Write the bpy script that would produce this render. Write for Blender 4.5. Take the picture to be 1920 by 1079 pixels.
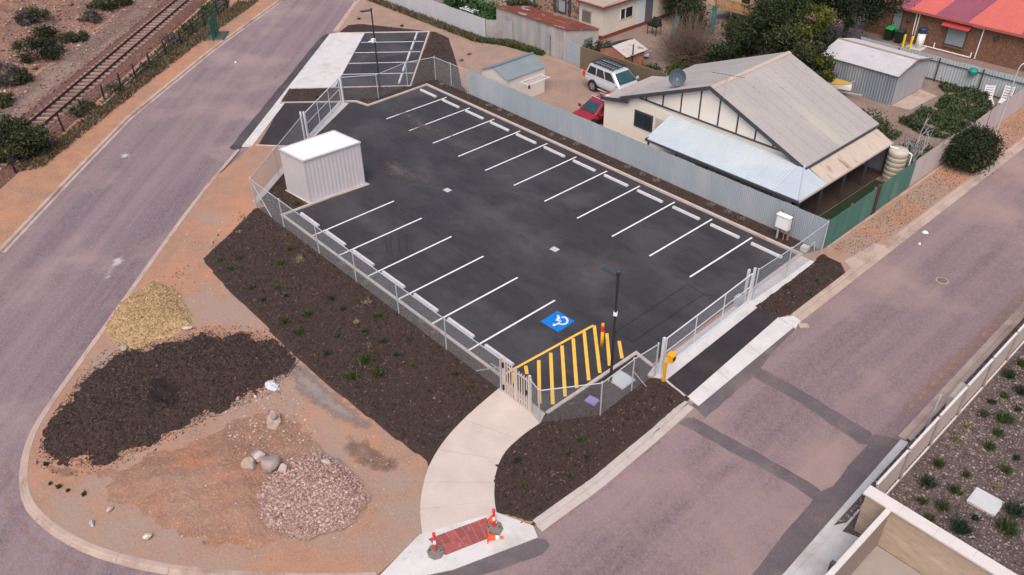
import bpy, math, random
import numpy as np
from math import sin, cos, pi, radians, hypot, atan2, sqrt
from mathutils import Vector, Matrix
random.seed(7); RNG = np.random.default_rng(7)
SC = bpy.context.scene
for o in list(bpy.data.objects): bpy.data.objects.remove(o)
COL = SC.collection

# ------------------------------------------------------------------ camera
FPX, PITCH, ROLL, YAW = 1564.1, 0.62613, -0.018981, -0.844253
CAM = np.array([45.4323, -29.1289, 24.0671])
_F = np.array([cos(PITCH)*sin(YAW), cos(PITCH)*cos(YAW), -sin(PITCH)])
_R0 = np.array([cos(YAW), -sin(YAW), 0.0]); _U0 = np.cross(_R0, _F)
_R = cos(ROLL)*_R0 + sin(ROLL)*_U0; _U = -sin(ROLL)*_R0 + cos(ROLL)*_U0
cd = bpy.data.cameras.new('camera'); cam = bpy.data.objects.new('camera', cd); COL.objects.link(cam)
cd.sensor_fit = 'HORIZONTAL'; cd.sensor_width = 36.0; cd.lens = 36.0*FPX/1920.0
cd.clip_start = 0.5; cd.clip_end = 2000
cam.matrix_world = Matrix(((_R[0], _U[0], -_F[0], CAM[0]), (_R[1], _U[1], -_F[1], CAM[1]), (_R[2], _U[2], -_F[2], CAM[2]), (0, 0, 0, 1)))
SC.camera = cam

def G(px, py, z=0.0):
    """photo pixel -> point on the level z"""
    d = _F + (px-960)/FPX*_R - (py-539.5)/FPX*_U
    p = CAM + d*((z-CAM[2])/d[2])
    return (float(p[0]), float(p[1]), z)
def G2(px, py, z=0.0): return G(px, py, z)[:2]
def PX(p):
    d = np.array(p, float)-CAM; k = d @ _F
    return (960+FPX*(d @ _R)/k, 539.5-FPX*(d @ _U)/k)

# ------------------------------------------------------------------ world, sun, exposure
SUN_EL, SUN_AZ = radians(56), radians(140)          # azimuth clockwise from +Y
w = bpy.data.worlds.new('World'); SC.world = w; w.use_nodes = True
nt = w.node_tree; bg = nt.nodes['Background']
sky = nt.nodes.new('ShaderNodeTexSky'); sky.sky_type = 'NISHITA'; sky.sun_disc = False
sky.sun_elevation = SUN_EL; sky.sun_rotation = SUN_AZ; sky.air_density = 1.0; sky.dust_density = 5.0; sky.ozone_density = 1.0
nt.links.new(sky.outputs[0], bg.inputs[0]); bg.inputs[1].default_value = 0.125
sd = bpy.data.lights.new('sun', 'SUN'); sd.energy = 1.3; sd.angle = radians(50); sd.color = (1.0, 0.875, 0.835)
so = bpy.data.objects.new('sun', sd); COL.objects.link(so)
so.rotation_euler = Vector((-cos(SUN_EL)*sin(SUN_AZ), -cos(SUN_EL)*cos(SUN_AZ), -sin(SUN_EL))).to_track_quat('-Z', 'Y').to_euler()
SC.view_settings.view_transform = 'Standard'; SC.view_settings.look = 'None'; SC.view_settings.gamma = 1
SC.view_settings.use_curve_mapping = False; SC.view_settings.exposure = 0.45

# ------------------------------------------------------------------ materials
MATS = {}
def M(name, c1, c2=None, s=3.0, patch=None, ps=0.35, pt=(.5, .62), speck=None, ss=40., st=(.62, .68), rough=.85, bump=0., bs=30., metal=0.,
      stretch=None, rot=0., patch2=None, ps2=.2, pt2=(.55, .7), alpha=None, spec=.4, detail=6, sd_=2, cr=(.32, .68)):
    """procedural surface: two-tone noise + optional patches and specks, world-space"""
    if name in MATS: return MATS[name]
    m = bpy.data.materials.new(name); m.use_nodes = True; n = m.node_tree.nodes; l = m.node_tree.links
    b = n['Principled BSDF']; b.inputs['Roughness'].default_value = rough; b.inputs['Metallic'].default_value = metal
    b.inputs['Specular IOR Level'].default_value = spec
    geo = n.new('ShaderNodeNewGeometry'); vec = geo.outputs['Position']
    def noise(scale, v, d=detail, off=0.):
        t = n.new('ShaderNodeTexNoise'); t.inputs['Scale'].default_value = scale; t.inputs['Detail'].default_value = d; t.inputs['Roughness'].default_value = .62
        if off:
            mp = n.new('ShaderNodeMapping'); mp.inputs['Location'].default_value = (off, off*1.7, off*.6); l.new(v, mp.inputs[0]); v = mp.outputs[0]
        l.new(v, t.inputs['Vector']); return t.outputs['Fac']
    def ramp(f, a, c):
        r = n.new('ShaderNodeMapRange'); r.inputs[1].default_value = a; r.inputs[2].default_value = c; l.new(f, r.inputs[0]); return r.outputs[0]
    def mix(f, a, c):
        x = n.new('ShaderNodeMix'); x.data_type = 'RGBA'; l.new(f, x.inputs[0])
        for i, q in ((6, a), (7, c)):
            if isinstance(q, tuple): x.inputs[i].default_value = (*q, 1)
            else: l.new(q, x.inputs[i])
        return x.outputs[2]
    v2 = vec
    if stretch:
        mp0 = n.new('ShaderNodeMapping'); mp0.inputs['Rotation'].default_value = (0, 0, rot); l.new(vec, mp0.inputs[0])
        mp = n.new('ShaderNodeMapping'); mp.inputs['Scale'].default_value = stretch; l.new(mp0.outputs[0], mp.inputs[0]); v2 = mp.outputs[0]
    col = c1
    if c2: col = mix(ramp(noise(s, v2), *cr), c1, c2)
    if patch: col = mix(ramp(noise(ps, v2, 7, 13.), *pt), col, patch)
    if patch2: col = mix(ramp(noise(ps2, vec, 7, 41.), *pt2), col, patch2)
    if speck: col = mix(ramp(noise(ss, vec, sd_, 5.), *st), col, speck)
    if isinstance(col, tuple): b.inputs['Base Color'].default_value = (*col, 1)
    else: l.new(col, b.inputs['Base Color'])
    if bump:
        bp = n.new('ShaderNodeBump'); bp.inputs['Strength'].default_value = 1.0; bp.inputs['Distance'].default_value = bump
        l.new(noise(bs, vec, 5, 3.), bp.inputs['Height']); l.new(bp.outputs[0], b.inputs['Normal'])
    MATS[name] = m; return m
def vary(m, amt=.25):
    """per-object brightness variation"""
    n = m.node_tree.nodes; l = m.node_tree.links; b = n['Principled BSDF']
    oi = n.new('ShaderNodeObjectInfo'); mr = n.new('ShaderNodeMapRange'); mr.inputs[3].default_value = 1-amt; mr.inputs[4].default_value = 1+amt
    l.new(oi.outputs['Random'], mr.inputs[0])
    hs = n.new('ShaderNodeHueSaturation'); l.new(mr.outputs[0], hs.inputs['Value'])
    i = b.inputs['Base Color']
    if i.is_linked: l.new(i.links[0].from_socket, hs.inputs['Color'])
    else: hs.inputs['Color'].default_value = i.default_value
    l.new(hs.outputs[0], i); return m
def leafmat(name, cols, trans=.25):
    """leaf colour varies leaf by leaf through a stored attribute"""
    m = bpy.data.materials.new(name); m.use_nodes = True; n = m.node_tree.nodes; l = m.node_tree.links
    b = n['Principled BSDF']; b.inputs['Roughness'].default_value = .6; b.inputs['Specular IOR Level'].default_value = .3
    at = n.new('ShaderNodeAttribute'); at.attribute_name = 'tone'
    r = n.new('ShaderNodeValToRGB'); e = r.color_ramp.elements
    e[0].color = (*cols[0], 1); e[1].color = (*cols[-1], 1)
    for i, c in enumerate(cols[1:-1]): x = e.new((i+1)/(len(cols)-1)); x.color = (*c, 1)
    l.new(at.outputs['Fac'], r.inputs[0]); l.new(r.outputs[0], b.inputs['Base Color'])
    tr = n.new('ShaderNodeBsdfTranslucent'); l.new(r.outputs[0], tr.inputs[0])
    ms = n.new('ShaderNodeMixShader'); ms.inputs[0].default_value = trans
    l.new(b.outputs[0], ms.inputs[1]); l.new(tr.outputs[0], ms.inputs[2]); l.new(ms.outputs[0], n['Material Output'].inputs[0])
    MATS[name] = m; return m

RW = radians(45.5)      # direction of the west road for streaks
road_w = M('road_west_seal', (.212, .158, .172), (.132, .096, .112), s=1.1, cr=(.38, .64), stretch=(1.0, .035, 1), rot=-radians(45), patch=(.27, .195, .185), ps=.45, pt=(.5, .78),
           speck=(.31, .235, .24), ss=13, st=(.40, .80), sd_=9, bump=.02, bs=16, patch2=(.36, .265, .235), ps2=.14, pt2=(.50, .72))
road_e = M('road_east_seal', (.218, .155, .162), (.138, .098, .108), s=.9, cr=(.38, .64), stretch=(1.0, .04, 1), patch=(.27, .19, .175), ps=.5, pt=(.5, .78),
           speck=(.31, .23, .23), ss=13, st=(.40, .80), sd_=9, bump=.02, bs=16, patch2=(.36, .25, .205), ps2=.17, pt2=(.50, .74))
dirt = M('orange_dirt', (.38, .20, .122), (.26, .148, .098), s=1.6, patch=(.43, .20, .11), ps=.3, pt=(.48, .66), patch2=(.30, .215, .17), ps2=.26, pt2=(.48, .62),
         speck=(.42, .29, .22), ss=12, st=(.42, .85), sd_=7, bump=.025, bs=6)
rail_dirt = M('rail_verge_dirt', (.42, .215, .125), (.30, .165, .105), s=1.2, patch=(.46, .21, .105), ps=.25, pt=(.48, .7), patch2=(.24, .17, .125), ps2=.3, pt2=(.54, .68), speck=(.48, .34, .26), ss=9, st=(.5, .82), sd_=7, bump=.05, bs=7)
dirt_lane = M('lane_dirt', (.36, .235, .175), (.26, .175, .138), s=1.0, patch=(.24, .175, .14), ps=.35, pt=(.48, .7), speck=(.45, .33, .26), ss=10, st=(.48, .8), sd_=7, bump=.04, bs=8)
yard = M('yard_dirt', (.26, .19, .15), (.18, .135, .108), s=.9, patch=(.22, .155, .125), ps=.5, pt=(.5, .7), speck=(.45, .36, .3), ss=10, st=(.6, .7), bump=.04, bs=8)
mulchm = M('bark_mulch', (.062, .039, .031), (.030, .019, .015), s=9, speck=(.075, .045, .036), ss=24, st=(.56, .66), bump=.06, bs=16, rough=.95)
mulch_e = M('pebble_mulch', (.13, .098, .090), (.062, .045, .040), s=3, speck=(.25, .205, .19), ss=13, st=(.55, .66), bump=.05, bs=12, patch=(.06, .03, .022), ps=.5, pt=(.52, .7), rough=.95)
asph = M('new_asphalt', (.038, .036, .040), (.023, .022, .026), s=1.6, patch=(.072, .069, .074), ps=.40, pt=(.46, .78), patch2=(.085, .078, .078), ps2=.25, pt2=(.54, .78), speck=(.075, .068, .07), ss=26, st=(.5, .8), sd_=6, stretch=(.45, 1, 1), rough=.75, bump=.006, bs=60)
asph2 = M('trench_asphalt', (.135, .112, .118), (.10, .084, .09), s=1.2, patch=(.19, .145, .135), ps=.6, pt=(.50, .72), speck=(.20, .165, .16), ss=20, st=(.58, .7), bump=.01, bs=40)
galv_gate = M('bright_galvanised', (.74, .76, .78), (.66, .68, .70), s=6, rough=.4, metal=.15)
edge_seal = M('edge_seal', (.075, .068, .072), (.05, .046, .05), s=1.5, patch=(.12, .09, .085), ps=.6, pt=(.5, .75), rough=.85)
asph3 = M('driveway_asphalt', (.036, .030, .033), (.024, .020, .022), s=1.2, patch=(.055, .043, .04), ps=.5, pt=(.5, .72), speck=(.06, .05, .05), ss=26, st=(.6, .7), bump=.006, bs=50)
conc = M('new_concrete', (.52, .485, .455), (.45, .42, .40), s=1.5, patch=(.46, .42, .39), ps=.5, pt=(.55, .8), speck=(.4, .37, .34), ss=18, st=(.68, .76), bump=.004, bs=30)
conc_path = M('path_concrete', (.56, .48, .42), (.49, .415, .365), s=1.2, patch=(.60, .52, .465), ps=.5, pt=(.5, .75), speck=(.42, .34, .29), ss=22, st=(.64, .74), bump=.004, bs=40)
conc_pale = M('pale_concrete', (.60, .585, .57), (.53, .515, .50), s=1.4, patch=(.40, .365, .335), ps=.7, pt=(.52, .78), speck=(.36, .33, .30), ss=9, st=(.58, .8), sd_=6, bump=.004, bs=40)
conc_kerb = M('kerb_concrete', (.50, .45, .41), (.42, .37, .34), s=1.6, patch=(.40, .29, .23), ps=.5, pt=(.52, .72), bump=.004, bs=30)
conc_old = M('old_kerb_concrete', (.47, .37, .31), (.38, .29, .24), s=1.2, patch=(.28, .19, .155), ps=.6, pt=(.5, .7), speck=(.5, .4, .34), ss=12, st=(.62, .7), bump=.01, bs=20)
white_paint = M('white_line_paint', (.80, .79, .78), (.68, .67, .67), s=4, patch=(.55, .54, .54), ps=3, pt=(.62, .72), rough=.6)
yellow_paint = M('yellow_line_paint', (.82, .50, .08), (.74, .43, .06), s=3, patch=(.55, .30, .03), ps=3, pt=(.62, .74), rough=.6)
blue_paint = M('blue_symbol_paint', (.0, .19, .62), (.0, .16, .54), s=3, rough=.6)
wheelstop_m = M('wheel_stop_concrete', (.60, .59, .59), (.52, .51, .51), s=3, patch=(.42, .41, .41), ps=2, pt=(.58, .7), bump=.004, bs=40)
galv = M('galvanised_steel', (.54, .56, .58), (.46, .48, .50), s=6, rough=.4, metal=.25)
wirem = M('fence_wire', (.36, .37, .39), rough=.5, metal=.3)
white_metal = M('white_sheet_steel', (.55, .515, .525), (.51, .48, .49), s=1.5, rough=.45)
cream_metal = M('cream_powdercoat', (.60, .53, .47), (.55, .48, .43), s=4, rough=.5)
dark_metal = M('charcoal_steel', (.022, .023, .026), (.03, .031, .034), s=3, rough=.45)
black = M('black_plastic', (.012, .012, .013), rough=.5)
yellow_m = M('yellow_powdercoat', (.82, .40, .012), (.74, .34, .01), s=4, rough=.45)
red_m = M('red_reflective', (.72, .025, .03), rough=.4)
redband_m = M('red_band', (.6, .03, .04), rough=.4)
orange_m = M('cone_orange', (.85, .13, .03), (.75, .10, .03), s=6, rough=.5)
whiteband = M('white_reflective', (.8, .8, .8), rough=.4)
rubber = M('grey_rubber_base', (.21, .195, .17), (.15, .138, .12), s=8, rough=.9, bump=.004, bs=40)
tact_red = M('tactile_red', (.33, .085, .08), (.27, .065, .063), s=5, patch=(.40, .16, .145), ps=3, pt=(.55, .7), rough=.8, bump=.006, bs=34); vary(tact_red, .16)
steel_zinc = M('zincalume_fence', (.36, .41, .45), (.31, .36, .40), s=.8, patch=(.40, .43, .46), ps=.5, rough=.5, stretch=(1, 1, .25), metal=.1)
green_fence_m = M('green_sheet_fence', (.045, .125, .105), (.07, .165, .14), s=1.3, stretch=(1, 1, .12), patch=(.16, .24, .21), ps=1.0, pt=(.55, .75), rough=.6)
cream_fence_m = M('fibro_cream_fence', (.50, .43, .42), (.43, .37, .37), s=1.2, stretch=(1, 1, .15), rough=.8)
grey_fence_m = M('pale_grey_fence', (.42, .46, .47), (.36, .40, .42), s=1.0, stretch=(1, 1, .2), rough=.7)
white_wall_m = M('white_fibro_wall', (.50, .51, .53), (.43, .44, .46), s=.7, stretch=(1, 1, .3), patch=(.40, .36, .33), ps=.5, pt=(.58, .8), rough=.8)
brown_fence_m = M('khaki_fence', (.16, .125, .08), (.12, .095, .06), s=1, stretch=(1, 1, .2), rough=.7)
beige_wall = M('beige_blockwork', (.47, .37, .28), (.36, .275, .20), s=5, stretch=(.6, .6, 2.2), patch=(.54, .44, .35), ps=1.0, pt=(.5, .7), rough=.85, bump=.01, bs=18)
cope_m = M('wall_coping', (.66, .61, .58), (.60, .55, .52), s=2, bump=.003, bs=30)
roof_grey = M('weathered_iron_roof', (.355, .335, .32), (.315, .30, .29), s=.9, stretch=(.3, 1, 1), patch=(.40, .36, .32), ps=.4, pt=(.5, .75), speck=(.26, .24, .22), ss=6, st=(.62, .72), rough=.7)
roof_blue = M('new_zinc_roof', (.50, .565, .605), (.455, .525, .57), s=1, patch=(.53, .59, .62), ps=.4, rough=.4, metal=.15)
roof_beige = M('old_beige_roof', (.50, .42, .35), (.42, .35, .29), s=1.1, stretch=(.3, 1.4, 1), patch=(.22, .125, .08), ps=.8, pt=(.57, .68), rough=.8)
ridge_cap_m = M('faded_ridge_cap', (.50, .39, .31), (.42, .35, .30), s=2, rough=.8)
roof_white = M('white_iron_roof', (.52, .505, .52), (.44, .43, .445), s=.8, patch=(.40, .33, .30), ps=.7, pt=(.62, .74), rough=.6)
rust_m = M('rusty_iron', (.20, .055, .035), (.12, .035, .025), s=1.2, patch=(.42, .35, .31), ps=.6, pt=(.58, .65), patch2=(.28, .11, .065), ps2=.9, pt2=(.55, .7), rough=.9)
oldiron = M('weathered_galvanised', (.38, .375, .37), (.22, .225, .235), s=1.1, stretch=(1, 1, .1), patch=(.36, .24, .165), ps=.8, pt=(.54, .72), patch2=(.42, .37, .33), ps2=.4, pt2=(.5, .68), rough=.75)
sheediron = M('blue_grey_shed_iron', (.24, .28, .31), (.17, .20, .23), s=1.2, stretch=(1, 1, .1), patch=(.30, .32, .34), ps=.8, rough=.6)
cream_board = M('cream_weatherboard', (.76, .70, .60), (.72, .66, .57), s=1.5, rough=.7)
cream_gable = M('gable_panel_cream', (.78, .72, .65), (.74, .68, .61), s=1.2, rough=.75)
trim_dark = M('charcoal_trim', (.048, .052, .062), (.06, .063, .072), s=3, rough=.6)
glass_dark = M('dark_glass', (.015, .02, .026), (.03, .038, .045), s=1.5, rough=.08, spec=.6)
glass_car = M('tinted_windscreen', (.03, .075, .09), (.02, .05, .06), s=1.5, rough=.06, spec=.7)
timber = M('weathered_timber', (.30, .20, .12), (.22, .145, .09), s=5, stretch=(1, 1, .2), rough=.85)
timber_dark = M('dark_timber', (.030, .021, .018), (.045, .032, .026), s=4, rough=.9)
brick_m = M('brown_brick', (.20, .10, .06), (.13, .066, .042), s=9, speck=(.27, .155, .10), ss=12, st=(.55, .62), patch=(.165, .085, .055), ps=.5, bump=.01, bs=14)
redbrick = M('kennel_brick', (.42, .18, .11), (.33, .14, .09), s=6, patch=(.45, .28, .20), ps=1.5, pt=(.54, .7), bump=.01, bs=14)
stone_m = M('old_stone', (.38, .25, .19), (.26, .17, .135), s=4, speck=(.12, .075, .06), ss=4.5, st=(.53, .57), bump=.03, bs=6)
cream_render = M('cream_render', (.66, .60, .50), (.60, .54, .45), s=1, patch=(.45, .37, .30), ps=1.1, pt=(.60, .72), rough=.85)
maroon = M('maroon_plinth', (.22, .05, .045), (.18, .04, .038), s=2, rough=.8)
roof_red = M('red_sheet_roof', (.55, .13, .105), (.50, .115, .095), s=.8, rough=.6)
roof_purple = M('plum_sheet_roof', (.27, .075, .11), (.235, .065, .10), s=.8, rough=.6)
# ------------------------------------------------------------------ mesh helpers
ORG = {}
class MB:
    def __init__(s, T=None): s.v = []; s.f = []; s.T = T
    def add(s, vs, fs):
        k = len(s.v)
        if s.T is not None: vs = [tuple(s.T @ Vector(p)) for p in vs]
        s.v += [tuple(p) for p in vs]; s.f += [tuple(i+k for i in f) for f in fs]; return s
    def hexa(s, p):      # 4 bottom, 4 top (both counter-clockwise)
        return s.add(p, [(3, 2, 1, 0), (4, 5, 6, 7), (0, 1, 5, 4), (1, 2, 6, 5), (2, 3, 7, 6), (3, 0, 4, 7)])
    def box(s, x0, y0, z0, x1, y1, z1):
        return s.hexa([(x0, y0, z0), (x1, y0, z0), (x1, y1, z0), (x0, y1, z0), (x0, y0, z1), (x1, y0, z1), (x1, y1, z1), (x0, y1, z1)])
    def cbox(s, c, sx, sy, sz, rz=0):
        cx, cy, cz = c; R = lambda x, y, z: (cx+x*cos(rz)-y*sin(rz), cy+x*sin(rz)+y*cos(rz), cz+z)
        a, b = sx/2, sy/2
        return s.hexa([R(-a, -b, 0), R(a, -b, 0), R(a, b, 0), R(-a, b, 0), R(-a, -b, sz), R(a, -b, sz), R(a, b, sz), R(-a, b, sz)])
    def bar(s, p0, p1, w, h, up=(0, 0, 1)):
        p0 = Vector(p0); p1 = Vector(p1); d = (p1-p0).normalized(); up = Vector(up)
        if abs(d.dot(up)) > .98: up = Vector((0, 1, 0))
        sd_ = d.cross(up).normalized()*(w/2); u = sd_.cross(d).normalized()*(h/2)
        return s.hexa([p0-sd_-u, p0+sd_-u, p1+sd_-u, p1-sd_-u, p0-sd_+u, p0+sd_+u, p1+sd_+u, p1-sd_+u])
    def tube(s, p0, p1, r, n=8, r2=None, cap=True):
        r2 = r if r2 is None else r2
        p0 = Vector(p0); p1 = Vector(p1); d = (p1-p0).normalized()
        a = d.orthogonal().normalized(); b = d.cross(a)
        vs = [p0+(a*cos(2*pi*i/n)+b*sin(2*pi*i/n))*r for i in range(n)]+[p1+(a*cos(2*pi*i/n)+b*sin(2*pi*i/n))*r2 for i in range(n)]
        fs = [(i, (i+1) % n, n+(i+1) % n, n+i) for i in range(n)]
        if cap: fs += [tuple(range(n-1, -1, -1)), tuple(range(n, 2*n))]
        return s.add(vs, fs)
    def path(s, pts, r, n=6):
        for a, b in zip(pts[:-1], pts[1:]): s.tube(a, b, r, n)
        return s
    def lathe(s, c, prof, n=16):
        vs = []; fs = []
        for r, z in prof: vs += [(c[0]+r*cos(2*pi*i/n), c[1]+r*sin(2*pi*i/n), c[2]+z) for i in range(n)]
        m = len(prof)
        for k in range(m-1): fs += [(k*n+i, k*n+(i+1) % n, (k+1)*n+(i+1) % n, (k+1)*n+i) for i in range(n)]
        fs += [tuple(range(n-1, -1, -1)), tuple((m-1)*n+i for i in range(n))]
        return s.add(vs, fs)
    def prism(s, poly, z0, z1):
        a = sum(p[0]*q[1]-q[0]*p[1] for p, q in zip(poly, poly[1:]+poly[:1]))
        if a < 0: poly = poly[::-1]
        n = len(poly)
        vs = [(p[0], p[1], z0) for p in poly]+[(p[0], p[1], z1) for p in poly]
        return s.add(vs, [tuple(range(n-1, -1, -1)), tuple(range(n, 2*n))]+[(i, (i+1) % n, n+(i+1) % n, n+i) for i in range(n)])
    def sheet(s, poly, z):
        a = sum(p[0]*q[1]-q[0]*p[1] for p, q in zip(poly, poly[1:]+poly[:1]))
        if a < 0: poly = poly[::-1]
        return s.add([(p[0], p[1], z) for p in poly], [tuple(range(len(poly)))])
    def plate(s, pts, t):     # planar polygon given in 3D, thickened by t along its normal
        n = len(pts); P = [Vector(p) for p in pts]; nr = (P[1]-P[0]).cross(P[2]-P[0]).normalized()*t
        return s.add([tuple(p) for p in P]+[tuple(p+nr) for p in P], [tuple(range(n-1, -1, -1)), tuple(range(n, 2*n))]+[(i, (i+1) % n, n+(i+1) % n, n+i) for i in range(n)])
    def corr(s, a, b, up, pitch=.15, amp=.02, k=4, t=.012):
        """corrugated sheet from a to b, ribs running along vector up"""
        a = Vector(a); b = Vector(b); up = Vector(up); d = b-a; L = d.length; d.normalize(); nrm = d.cross(up).normalized()
        m = max(2, int(L/pitch*k)); vs = []
        for i in range(m+1):
            o = a+d*(L*i/m)+nrm*(amp*cos(2*pi*i/k))
            vs += [o, o+up, o-nrm*t, o+up-nrm*t]
        fs = []
        for i in range(m):
            j = 4*i; fs += [(j, j+4, j+5, j+1), (j+2, j+3, j+7, j+6), (j+1, j+5, j+7, j+3), (j, j+2, j+6, j+4)]
        fs += [(0, 1, 3, 2), (4*m, 4*m+2, 4*m+3, 4*m+1)]
        return s.add(vs, fs)
    def build(s, name, mat, parent=None, smooth=False, loc=None):
        me = bpy.data.meshes.new(name); ob = bpy.data.objects.new(name, me); COL.objects.link(ob)
        V = np.array(s.v, float)
        if parent is not None:
            org = ORG[parent.name]; ob.parent = parent
            if loc is not None: ob.location = (loc[0]-org[0], loc[1]-org[1], loc[2]-org[2]); org = loc
            ORG[ob.name] = ORG[parent.name] if loc is None else loc
        else:
            if loc is None:
                mn = V.min(0); mx = V.max(0); loc = ((mn[0]+mx[0])/2, (mn[1]+mx[1])/2, mn[2])
            org = loc; ob.location = loc; ORG[ob.name] = tuple(loc)
        me.from_pydata((V-np.array(org)).tolist(), [], s.f); me.update()
        me.materials.append(mat)
        if smooth: me.polygons.foreach_set('use_smooth', [True]*len(me.polygons))
        return ob
def tag(o, label=None, cat=None, group=None, kind=None):
    if label: o['label'] = label
    if cat: o['category'] = cat
    if group: o['group'] = group
    if kind: o['kind'] = kind
    return o
def thing(name, label, cat, loc, group=None):
    o = bpy.data.objects.new(name, None); COL.objects.link(o); o.location = loc; o.empty_display_size = .2; ORG[o.name] = tuple(loc)
    return tag(o, label, cat, group)
def piece(name, me, parent, loc, rz=0):
    """a part that shares mesh data (mesh is around its own origin); loc in world"""
    o = bpy.data.objects.new(name, me); COL.objects.link(o); o.parent = parent; g = ORG[parent.name]
    o.location = (loc[0]-g[0], loc[1]-g[1], loc[2]-g[2]); o.rotation_euler = (0, 0, rz); return o
def meshof(mb, name, mat):
    me = bpy.data.meshes.new(name); me.from_pydata(mb.v, [], mb.f); me.update(); me.materials.append(mat); return me
def struct(name, mb, mat, smooth=False): return tag(mb.build(name, mat, smooth=smooth), kind='structure')
def nth(i): return ['first', 'second', 'third', 'fourth', 'fifth', 'sixth', 'seventh', 'eighth', 'ninth', 'tenth', 'eleventh', 'twelfth', 'thirteenth', 'fourteenth', 'fifteenth',
                    'sixteenth', 'seventeenth', 'eighteenth', 'nineteenth', 'twentieth', 'twenty-first', 'twenty-second', 'twenty-third', 'twenty-fourth', 'twenty-fifth', 'twenty-sixth',
                    'twenty-seventh', 'twenty-eighth', 'twenty-ninth', 'thirtieth'][i]
def lerp(a, b, t): return tuple(x+(y-x)*t for x, y in zip(a, b))
def inpoly(X, Y, poly):
    r = np.zeros(X.shape, bool)
    for (x0, y0), (x1, y1) in zip(poly, poly[1:]+poly[:1]):
        c = ((y0 > Y) != (y1 > Y))
        with np.errstate(divide='ignore', invalid='ignore'): r ^= c & (X < (x1-x0)*(Y-y0)/(y1-y0)+x0)
    return r
def edged(X, Y, poly):
    d = np.full(X.shape, 1e9)
    for (x0, y0), (x1, y1) in zip(poly, poly[1:]+poly[:1]):
        dx, dy = x1-x0, y1-y0; t = np.clip(((X-x0)*dx+(Y-y0)*dy)/(dx*dx+dy*dy+1e-12), 0, 1)
        d = np.minimum(d, np.hypot(X-x0-t*dx, Y-y0-t*dy))
    return d
_W = [(RNG.uniform(-1, 1, 2), RNG.uniform(0, 6.28), 2**(i/3.)) for i in range(21)]
def rough2(X, Y, f=1.0):
    r = np.zeros(X.shape)
    for d, ph, k in _W: r += np.sin((X*d[0]+Y*d[1])*2.2*f*k+ph)/k**.8
    return r/3.0
BEDS = []
def mound(poly, H, width, z0=-.03, res=.15, nz=.25, f=1.0, base=0., edge=.0, sharp=False):
    """earth body over a polygon: rises from its edge over `width` to H, uneven"""
    xs = [p[0] for p in poly]; ys = [p[1] for p in poly]
    gx = np.arange(min(xs)-res, max(xs)+2*res, res); gy = np.arange(min(ys)-res, max(ys)+2*res, res)
    X, Y = np.meshgrid(gx, gy, indexing='ij'); ins = inpoly(X, Y, poly); d = edged(X, Y, poly)
    d = np.where(ins, d, -d)
    if edge: d = d+edge*rough2(X, Y, 2.2)
    t = np.clip(d/width, 0, 1); t = (1-(1-t)**2.2) if sharp else t*t*(3-2*t)
    Z = z0+(H-z0)*t+nz*t*rough2(X, Y, f)
    ok = d > -res*1.5
    idx = -np.ones(X.shape, int); idx[ok] = np.arange(ok.sum())
    q = ok[:-1, :-1] & ok[1:, :-1] & ok[1:, 1:] & ok[:-1, 1:]
    I, J = np.nonzero(q)
    fs = np.stack([idx[I, J], idx[I+1, J], idx[I+1, J+1], idx[I, J+1]], 1)
    mb = MB(); mb.v = [tuple(p) for p in np.stack([X[ok], Y[ok], Z[ok]+base], 1).tolist()]; mb.f = [tuple(r) for r in fs.tolist()]
    def height(x, y):
        i = np.clip(((np.asarray(x)-gx[0])/res).astype(int), 0, len(gx)-2); j = np.clip(((np.asarray(y)-gy[0])/res).astype(int), 0, len(gy)-2)
        return np.maximum.reduce([Z[i, j], Z[i+1, j], Z[i, j+1], Z[i+1, j+1]])*.5+.5*np.minimum(Z[i, j], Z[i+1, j+1])+base
    mb.height = height; mb.poly = poly
    return mb
def scatter(poly, n, height=None, inset=.05):
    xs = [p[0] for p in poly]; ys = [p[1] for p in poly]; out = np.zeros((0, 2))
    while len(out) < n:
        P = np.stack([RNG.uniform(min(xs), max(xs), n*2), RNG.uniform(min(ys), max(ys), n*2)], 1)
        k = inpoly(P[:, 0], P[:, 1], poly) & (edged(P[:, 0], P[:, 1], poly) > inset); out = np.concatenate([out, P[k]])
    P = out[:n]; z = height(P[:, 0], P[:, 1]) if height else np.zeros(n)
    return np.column_stack([P, z])
def set_tone(me, vals):
    at = me.attributes.new('tone', 'FLOAT', 'FACE'); at.data.foreach_set('value', np.asarray(vals, np.float32))
def quads_obj(name, C, A, B, mat, parent=None, tone=None, loc=None):
    """quads with centres C and half-axes A, B (N,3)"""
    V = np.stack([C-A-B, C+A-B*.6, C+A*.9+B, C-A*.7+B*.8], 1).reshape(-1, 3)
    if parent is not None: org = ORG[parent.name]
    else: org = loc if loc is not None else (float(C[:, 0].mean()), float(C[:, 1].mean()), float(C[:, 2].min()))
    V = V-np.array(org); n = len(C)
    me = bpy.data.meshes.new(name); me.vertices.add(4*n); me.vertices.foreach_set('co', V.astype(np.float32).ravel())
    me.loops.add(4*n); me.loops.foreach_set('vertex_index', np.arange(4*n, dtype=np.int32))
    me.polygons.add(n); me.polygons.foreach_set('loop_start', np.arange(0, 4*n, 4, dtype=np.int32)); me.update(calc_edges=True)
    set_tone(me, RNG.uniform(0, 1, n) if tone is None else tone); me.materials.append(mat)
    ob = bpy.data.objects.new(name, me); COL.objects.link(ob)
    if parent is not None: ob.parent = parent
    else: ob.location = org
    ORG[ob.name] = org
    return ob
def rvec(n):
    v = RNG.normal(size=(n, 3)); return v/np.linalg.norm(v, axis=1)[:, None]
chipm = leafmat('bark_chip', [(.018, .011, .009), (.046, .028, .022), (.072, .045, .035), (.115, .073, .056), (.20, .14, .105)], 0)
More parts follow.
